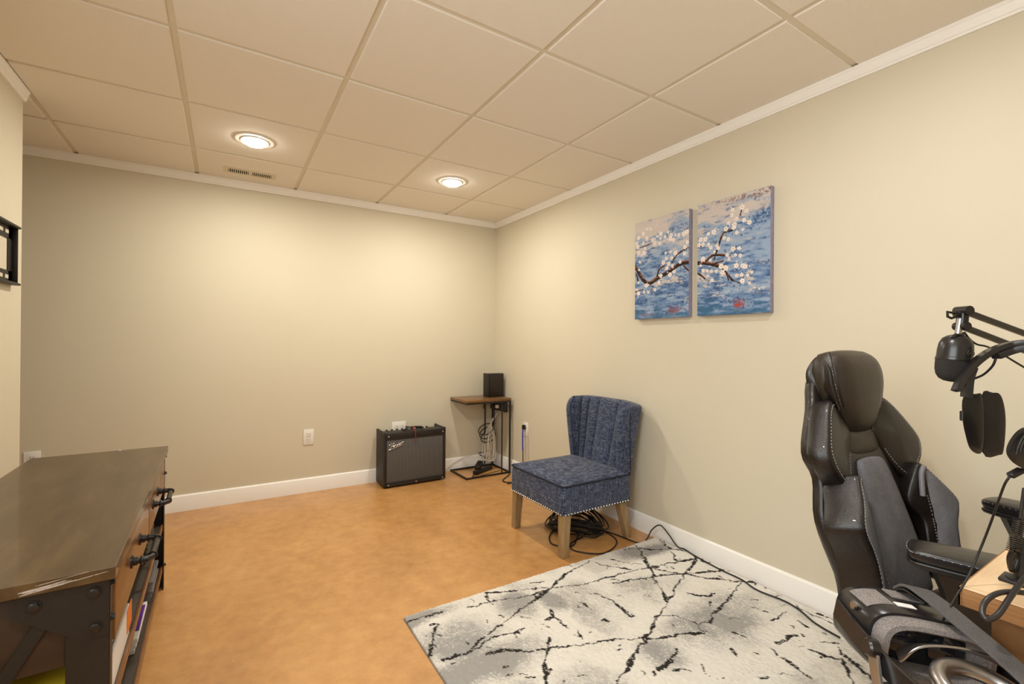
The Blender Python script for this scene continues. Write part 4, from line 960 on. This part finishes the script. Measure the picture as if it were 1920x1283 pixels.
# arms
def arm(A0, b0, ztop, swivel, L):
    c = S_(A0, b0, ztop); d = (CF*math.cos(swivel) + CP*math.sin(swivel)); sd = d.cross(ZZ)
    ol = [c + d*x + sd*y for x, y in ((0, -.028), (-.003, 0), (0, .028), (.012, .042), (.08, .050), (L*.6, .052), (L-.03, .046), (L, .025), (L+.004, 0), (L, -.025), (L-.03, -.046), (L*.6, -.052), (.08, -.050), (.012, -.042))]
    ap = pad('armrest_pad', ol, ZZ, .024, .006, BLKS, t, 4, .93)
    pad('armrest_tray', [p - ZZ*.023 for p in ol], ZZ, .014, .0, BLKP, ap, 4, .97)
    stitches('stitching', [p - ZZ*.004 for p in ol[8:14]+ol[0:7]], .0007, .005, STITCH, ap, 6)
    m = c + d*(L*.5)
    base_ = S_(math.copysign(.275, A0), .24, .42)
    bm = bmesh.new(); top_ = m - ZZ*.036
    rr = []
    for p, wx, wy in ((top_, .095, .035), (top_-ZZ*.05, .075, .030), (top_-ZZ*.13+ (base_-top_)*.1, .045, .024), (Vector((base_.x, base_.y, .44)), .045, .022), (Vector((base_.x, base_.y, .395)), .045, .022)):
        rr.append([bm.verts.new(p + CF*a*wx + CP*b*wy) for a, b in ((-1, -.6), (-.8, -1), (.8, -1), (1, -.6), (1, .6), (.8, 1), (-.8, 1), (-1, .6))])
    for X, Y in zip(rr, rr[1:]):
        for k in range(8): bm.faces.new((X[k], X[(k+1) % 8], Y[(k+1) % 8], Y[k]))
    bm.faces.new(rr[0]); bm.faces.new(rr[-1][::-1]); finish('armrest_support', bm, BLKP, t)
arm(-.255, .100, .712, .42, .25)
arm(.335, .035, .712, -.10, .26)
bars('arm_bracket', [(S_(-.29, .24, .395), S_(.29, .24, .395), .06, .012)], BLKP, t)
bars('seat_plate', [(S_(0, .08, .383), S_(0, .40, .383), .30, .012)], BLKP, t)
bars('back_bracket', [(S_(0, .12, .375), S_(0, -.05, .40), .07, .012), (S_(0, -.05, .40), Q(0, -.082, .10), .07, .012)], BLKP, t)
c0 = S_(0, .24, 0)
lathe('gas_lift', [(.030, .10), (.030, .24), (.016, .245), (.016, .378)], BLKP, t, Matrix.Translation((c0.x, c0.y, 0)), 20)
for i in range(5):
    a = math.radians(72*i+20); e = c0 + Vector((math.cos(a), math.sin(a), 0))*.31
    b_ = bars('base_leg', [(Vector((c0.x, c0.y, .115)), Vector((e.x, e.y, .082)), .045, .028)], BLKP, t)
    ca = lathe('caster', [(.012, -.022), (.0275, -.020), (.0275, .020), (.012, .022)], BLKP, b_, axisM((e.x, e.y, .0428), (-math.sin(a), math.cos(a), 0)), 18)
    rod('caster_stem', (e.x, e.y, .05), (e.x, e.y, .075), .008, STEEL, b_, 10)

# ------------------------------------------------------------------ desk
DZ = .765
dc = pl(1797, 1100, 'z', DZ); DX0, DY1 = dc.x, dc.y; DX1, DY0 = -.03, dc.y-.62
t = thing('desk', ((DX0+DX1)/2, (DY0+DY1)/2, 0), 'light oak laminate desk with brown side panel at right edge', 'desk')
box('desktop', (DX0+.0015, DY0+.0015, DZ-.028), (DX1-.0015, DY1-.0015, DZ), DESKT, t, .001, 1)
bm = bmesh.new()
for lo, hi in (((DX0, DY0), (DX0+.002, DY1)), ((DX1-.002, DY0), (DX1, DY1)), ((DX0, DY1-.002), (DX1, DY1)), ((DX0, DY0), (DX1, DY0+.002))): b_box(bm, (lo[0], lo[1], DZ-.0285), (hi[0], hi[1], DZ-.0006), 0)
finish('edge_band', bm, DESKE, t, False)
pp = pl(1841, 1170, 'x', DX0+.035)
box('side_panel', (DX0+.035, DY0+.03, .0155), (DX0+.060, min(pp.y, DY1-.03), DZ-.0286), DESKP, t, .001, 1)
box('side_panel', (DX1-.06, DY0+.03, .0155), (DX1-.035, DY1-.05, DZ-.0286), DESKP, t, .001, 1)
box('rear_rail', (DX0+.06, DY0+.035, .42), (DX1-.06, DY0+.053, DZ-.0286), DESKP, t, .001, 1)

# ------------------------------------------------------------------ boom arm, microphone, headphones
bd = .80
cl = pl(1918, 1095, 'z', DZ)
cdp = float((np.array(cl)-CAM) @ _fw)
t = thing('microphone_boom_arm', cl, 'black scissor boom arm with springs clamped to the desk', 'boom arm')
e_lo = dep(1912, 1060, cdp); elbow = dep(2000, 655, .86); elb2 = dep(2006, 690, .86)
bm = bmesh.new(); b_lathe(bm, [(.020, 0), (.020, .008), (.011, .012), (.011, .05), (.015, .052), (.015, .075)], Matrix.Translation(cl), 18); finish('clamp_base', bm, BLKP, t)
cz = Vector((cl.x, cl.y, cl.z))
box('desk_clamp', (cz.x-.02, DY1-.06 if False else cz.y-.025, DZ+.0002), (cz.x+.02, cz.y+.025, DZ+.006), BLKP, t, .002)
base_top = cl + ZZ*.065
off = Vector(_R)*.016
bars('lower_rail', [(base_top, elbow, .008, .008)], BLKP, t); bars('lower_rail', [(base_top+off*1.3, elb2+off, .008, .008)], BLKP, t)
# springs
def spring(name, a, b, r, turns, parent):
    a = Vector(a); b = Vector(b); d = b-a; u, v = frame_of(d); n = turns*8
    q = [a + d*(i/n) + u*r*math.cos(2*math.pi*i/8) + v*r*math.sin(2*math.pi*i/8) for i in range(n+1)]
    bm = bmesh.new(); b_tube(bm, q, .0009, 5); return finish(name, bm, plain('dark_spring_steel', (92, 88, 84), .35, 1), parent)
sa, sb = dep(1893, 1033, cdp-.01), dep(1907, 975, cdp-.01)
spring('spring', sa, sb, .0040, 16, t); spring('spring', sa+off*.62, sb+off*.62, .0040, 16, t)
bars('spring_link', [(sb+off*.35, dep(1921, 915, cdp-.005), .005, .005)], BLKS, t)
tube('spring_hook', [sa+off*.35, dep(1893, 1050, cdp-.005), dep(1900, 1070, cdp), base_top], .004, BLKP, t, 4, 8)
head1 = dep(1806, 583, bd); head2 = dep(1803, 612, bd)
bars('upper_rail', [(head1, elbow, .0075, .010)], BLKS, t); bars('upper_rail', [(head2, elb2, .0075, .010)], BLKS, t)
prism('elbow_plate', [(-.02, -.03), (.02, -.03), (.026, .03), (-.026, .03)], -.01, .01, BLKP, t, .002, axisM((elbow+elb2)/2, _fw, _R))
bm = bmesh.new(); bar(bm, head1+Vector(_U)*.006, head2-Vector(_U)*.006, .014, .012); b_lathe(bm, [(.008, -.012), (.008, .012)], axisM(head1, _fw), 14); b_lathe(bm, [(.007, -.011), (.007, .011)], axisM(head2, _fw), 14); finish('head_joint', bm, BLKP, t)
kn = dep(1798, 590, bd)
kb = bmesh.new(); b_tube(kb, [head1 + (kn-head1)*.3, kn, dep(1790, 589, bd)], .0045, 10); b_tube(kb, [dep(x, y, bd) for x, y in ((1792, 588), (1776, 585), (1777, 594), (1784, 597), (1792, 594))], .0022, 7); finish('thumb_screw', kb, BLKP, t)
stem_top = dep(1801, 598, bd); stem_bot = dep(1796, 628, bd)
rod('swivel_stem', stem_top, stem_bot, .0048, STEEL, t)
# microphone
mt = dep(1795, 627, bd); mb_ = dep(1783, 716, bd); ax = (mt-mb_).normalized(); ml = (mt-mb_).length
t = thing('microphone', mb_, 'black pill-shaped microphone hanging from the boom arm', 'microphone')
R0 = .0315; M = axisM(mb_, ax, _R)
MR = .74
def mp_(q): return [(r*MR, z) for r, z in q]
lathe('grille', mp_([(.004, 0), (.014, .0012), (.023, .005), (.0290, .012), (.0318, .021), (.0325, .030), (.0325, .036)]), plain('mic_mesh', (20, 17, 15), .6, var=.5, vscale=900, bump=.6, bscale=1200), t, M, 32)
lathe('band', mp_([(.0325, .036), (.0335, .037), (.0335, .041), (.0325, .042)]), BLKS, t, M, 32, False)
lathe('body', mp_([(.0322, .042), (.0320, .055), (.0305, .066), (.026, .0745), (.018, .0795), (.009, .082), (.006, ml-.002), (.003, ml)]), BLKS, t, M, 32)
f = -Vector(_fw); f = (f - ax*f.dot(ax)).normalized(); sd = ax.cross(f)
em = bmesh.new()
def onmic(x, z, r=.0239):
    a = x/r; return mb_ + ax*z + f*math.cos(a)*r + sd*math.sin(a)*r
sx = 1 if sd.dot(Vector(_R)) > 0 else -1
b_tube(em, [onmic(sx*(.004+.0052*math.cos(k*math.pi/8)), .051+.0052*math.sin(k*math.pi/8)) for k in range(16)], .0005, 5, True, True)
b_tube(em, [onmic(sx*.001, .049), onmic(sx*.0055, .0535)], .0006, 5); b_tube(em, [onmic(sx*.007, .049), onmic(sx*.004, .051)], .0006, 5)
for k in range(5):
    b_tube(em, [onmic(sx*(.0125+.0028*k), .0488), onmic(sx*(.0125+.0028*k), .0532)], .0005, 5); b_tube(em, [onmic(sx*(.0125+.0028*k), .0532 if k % 2 else .0488), onmic(sx*(.0143+.0028*k), .0532 if k % 2 else .0488)], .0005, 5)
finish('emblem', em, plain('grey_emblem_print', (74, 64, 56), .5), t)
yk = bmesh.new(); b_tube(yk, [dep(1786, 634, bd-.01), dep(1792, 628, bd-.01), dep(1803, 629, bd-.01), dep(1806, 640, bd-.012)], .003, 7); b_tube(yk, [dep(1803, 631, bd-.012), dep(1808, 624, bd-.012)], .0026, 7); finish('yoke_clip', yk, BLKP, t)
tag(tube('microphone_cable', [dep(1808, 623, bd), dep(1818, 636, bd), dep(1832, 646, bd), dep(1850, 650, bd), dep(1875, 662, bd+.01), dep(1940, 700, bd+.02), dep(1990, 720, bd+.04)], .0016, RUBBER), 'thin cable sagging from the microphone under the boom arm', 'cable')
# headphones hung over the boom arm
hdp = .765
t = thing('headphones', dep(1845, 850, hdp), 'black over-ear headphones hanging on the boom arm', 'headphones')
bp_ = [dep(1793, 733, hdp), dep(1806, 706, hdp), dep(1830, 679, hdp), dep(1862, 657, hdp), dep(1900, 645, hdp-.01), dep(1940, 643, hdp-.03), dep(1978, 660, hdp-.05), dep(2006, 700, hdp-.07), dep(2018, 750, hdp-.08)]
bw = Vector(_fw)*.9 + Vector(_R)*.45
ribbon('headband', bp_, bw, .022, .008, BLKS, t, 6)
ribbon('headband_pad', [p + (dep(1900, 760, hdp-.02)-p).normalized()*.010 for p in bp_[3:8]], bw, .026, .010, BLKP, t, 6)
ribbon('yoke', [dep(1822, 690, hdp), dep(1815, 712, hdp), dep(1812, 745, hdp)], bw, .020, .010, BLKP, t, 5)
tube('link_wire', [dep(1868, 668, hdp), dep(1862, 685, hdp), dep(1845, 702, hdp), dep(1825, 711, hdp)], .0018, RUBBER, t)
def cup(outpx, d, dirv, thick, nm, mat, dome):
    ol = [dep(x, y, d) for x, y in outpx]; return pad(nm, ol, dirv, thick, dome, mat, t, 4, .95)
def tow_(x, y): return -Vector(ray(x, y)).normalized()
cup([(1806, 744), (1830, 738), (1842, 742), (1846, 790), (1842, 848), (1820, 844), (1809, 812), (1804, 780)], hdp, tow_(1826, 795), .062, 'ear_cup', BLKP, .003)
cup([(1840, 742), (1862, 736), (1876, 740), (1884, 765), (1886, 800), (1882, 845), (1874, 854), (1842, 849)], hdp+.004, tow_(1862, 795), .060, 'ear_cushion', plain('ear_cushion_leather', (26, 22, 20), .6), .005)
box('slider_button', (-.0015, -.008, -.003), (.003, .008, .003), BLKS, t, .001, 1, axisM(dep(1803, 780, hdp-.005), _fw, _R))
c2 = hdp-.085
cup([(1886, 842), (1900, 815), (1922, 800), (1960, 800), (1985, 830), (1985, 880), (1950, 895), (1915, 878), (1893, 862)], c2, tow_(1940, 850), .05, 'ear_cup', BLKS, .008)
for i in range(3):
    tube('cup_rib', [dep(1905+7*i, 852-3*i, c2-.008), dep(1912+7*i, 832-4*i, c2-.0095), dep(1922+7*i, 815-4*i, c2-.008)], .0012, BLKP, t, 4, 6)
ribbon('yoke', [bp_[8], dep(2000, 790, hdp-.085), dep(1970, 815, hdp-.088)], bw, .018, .008, BLKP, t, 5)
t2 = bmesh.new(); bar(t2, dep(1916, 881, c2+.01), dep(1893, 893, c2+.01), .010, .008); finish('cord_plug', t2, BLKP, t)
tag(tube('headphone_cord', [dep(1894, 893, c2+.01), dep(1884, 908, c2+.015), dep(1872, 940, c2+.03), dep(1856, 985, c2+.05), dep(1836, 1035, c2+.06), dep(1815, 1082, c2+.06), dep(1795, 1115, c2+.055), dep(1782, 1138, c2+.045), dep(1768, 1164, c2+.03)], .0016, RUBBER), 'thin black cord hanging from the headphones down past the desk corner', 'cord')
# cable loop on the desk edge
lz = [dep(x, y, d) for x, y, d in ((1950, 1062, .690), (1920, 1085, .680), (1893, 1122, .662), (1872, 1152, .652), (1852, 1162, .648), (1842, 1148, .655), (1848, 1128, .662), (1868, 1114, .668), (1895, 1110, .672), (1935, 1114, .672))]
tag(tube('usb_cable_loop', lz, .0036, plain('grey_black_cable', (44, 40, 40), .35), None, 7, 10), 'thick grey-black cable looping over the desk edge', 'cable')

# ------------------------------------------------------------------ VR headset on a low stool
hc = dep(1722, 1205, .74)      # centre of the visor
yaw = math.radians(6)
HF = Vector(_fw)*math.cos(yaw) + Vector(_R)*math.sin(yaw); HF.z = 0; HF.normalize()
HR = Vector((HF.y, -HF.x, 0)); roll = math.radians(-9)
HRr = (HR*math.cos(roll) + ZZ*math.sin(roll)).normalized(); HU = HRr.cross(HF).normalized()
def V_(r, f_, u): return hc + HRr*r + HF*f_ + HU*u
t = thing('vr_headset', hc - ZZ*.08, 'dark grey virtual reality headset with head strap in the lower right corner', 'vr headset')
def shell(name, secs, mat, n=48, e=3.6, parent=None, cap0=True, cap1=True):
    bm = bmesh.new(); rings = []
    for f_, hw, hh, u0 in secs:
        rg = []
        for i in range(n):
            a = 2*math.pi*i/n; ca, sa = math.cos(a), math.sin(a)
            rg.append(bm.verts.new(V_(hw*math.copysign(abs(ca)**(2/e), ca), f_, u0 + hh*math.copysign(abs(sa)**(2/e), sa))))
        rings.append(rg)
    for A, B_ in zip(rings, rings[1:]):
        for k in range(n): bm.faces.new((A[k], A[(k+1) % n], B_[(k+1) % n], B_[k]))
    if cap0: bm.faces.new(rings[0][::-1])
    if cap1: bm.faces.new(rings[-1])
    return finish(name, bm, mat, parent or t, angle=50)
vis = shell('visor_shell', [(.075, .070, .030, 0), (.072, .084, .042, 0), (.060, .094, .050, 0), (.020, .096, .052, 0), (-.012, .094, .052, 0), (-.020, .090, .050, 0), (-.018, .084, .044, 0), (.010, .082, .042, 0)], BLKS, cap1=True)
shell('face_gasket', [(-.004, .083, .045, 0), (-.030, .084, .046, 0), (-.040, .080, .043, 0), (-.041, .072, .037, 0), (-.034, .066, .032, 0), (-.005, .064, .031, 0)], FOAM, cap0=False, cap1=False)
shell('gasket_inner', [(-.006, .070, .036, 0), (-.004, .02, .01, 0)], DARKV, cap0=False)
for sg in (-1, 1): lathe('lens', [(.026, 0), (.026, .006), (.022, .008), (.012, .011), (.004, .012)], plain('lens_glass', (30, 30, 36), .06), t, axisM(V_(sg*.032, -.006, -.002), -HF), 28)
def top_u(r, hw=.096, hh=.052, e=3.6): return hh*max(0., 1-abs(r/hw)**e)**(1/e)
def shell_patch(name, r0, r1, f0, f1, mat, th_=.001):
    bm = bmesh.new(); rows = []
    for i in range(9):
        r = r0+(r1-r0)*i/8; rows.append([bm.verts.new(V_(r, f_, top_u(r)+d)) for f_, d in ((f0, .0), (f0, th_), (f1, th_), (f1, .0))])
    for A, B_ in zip(rows, rows[1:]):
        for k in range(3): bm.faces.new((A[k], A[k+1], B_[k+1], B_[k]))
    bm.faces.new(rows[0]); bm.faces.new(rows[-1]); return finish(name, bm, mat, vis)
shell_patch('fabric_patch', -.084, -.044, .000, .046, FOAM)
shell_patch('sticker', -.040, -.012, -.002, .010, PAPER)
shell_patch('strap_anchor', -.030, .030, .026, .052, FOAM, .002)
# side straps reach back toward the camera, over-head strap, rear cradle
for sg in (-1, 1):
    ribbon('side_arm', [V_(sg*.097, .05, .006), V_(sg*.1005, .01, .002), V_(sg*.099, -.05, -.006), V_(sg*.094, -.10, -.012), V_(sg*.082, -.15, -.016), V_(sg*.06, -.19, -.02)], HU, .030 if sg < 0 else .026, .006, BLKS, t, 5)
    sp = ribbon('speaker_arm', [V_(sg*.106, -.055, .012), V_(sg*.109, -.075, -.02), V_(sg*.108, -.095, -.055)], HF, .018, .005, STEEL, t, 5)
    lathe('speaker_pivot', [(.0125, 0), (.0125, .012), (.010, .015)], BLKS, t, axisM(V_(sg*.103, -.060, .006), HRr*sg), 24)
    lathe('off_ear_speaker', [(.024, 0), (.026, .004), (.026, .012), (.022, .016)], BLKP, t, axisM(V_(sg*.100, -.100, -.062), HRr*(-sg)), 24)
lathe('ipd_button', [(.006, 0), (.006, .004)], STEEL, vis, axisM(V_(-.0945, .012, .032), -HRr), 14)
ribbon('top_strap', [V_(.010, .058, .056), V_(.004, .030, .074), V_(.012, .0, .072), V_(.026, -.04, .060), V_(.040, -.09, .046), V_(.050, -.14, .030), V_(.052, -.19, .006)], HRr*1.0 - HF*.1, .034, .004, STRAPF, t, 7)
ribbon('strap_underlay', [V_(.012, .058, .052), V_(.006, .034, .066), V_(.014, .004, .064)], HRr, .034, .003, BLKP, t, 6)
ribbon('inner_band', [V_(-.060, -.045, -.006), V_(-.045, -.055, .020), V_(.0, -.060, .032), V_(.045, -.064, .030), V_(.095, -.075, .018)], -HF*.9 + HU*.5, .024, .003, STEEL, t, 7)
tube('rear_cradle_ring', [V_(.055*math.cos(a), -.125+.048*math.sin(a), .004+.010*math.sin(a)) for a in [2*math.pi*k/12 for k in range(12)]], .011, STEEL, t, 5, 14, True)
ribbon('cradle_pad', [V_(-.02, -.175, .0), V_(.03, -.182, .004), V_(.065, -.165, .004), V_(.085, -.12, .004), V_(.095, -.07, .002)], HU, .034, .008, STRAPF, t, 6)
# stool carrying it, below the picture
sx, sy = hc.x - HF.x*.03, hc.y - HF.y*.03; sz = min((v.co.z for c in t.children if c.type == 'MESH' for v in c.data.vertices), default=0) + t.location.z - .001
t = thing('low_stool', (sx, sy, 0), 'small dark round stool under the virtual reality headset', 'stool')
lathe('seat', [(.085, sz-.035), (.095, sz-.03), (.095, sz-.008), (.085, sz)], BLKP, t, Matrix.Translation((sx, sy, 0)), 28)
for i in range(4):
    a = math.radians(45+90*i); rod('leg', (sx+.06*math.cos(a), sy+.06*math.sin(a), sz-.035), (sx+.105*math.cos(a), sy+.105*math.sin(a), .0165), .011, BLKP, t, 12)
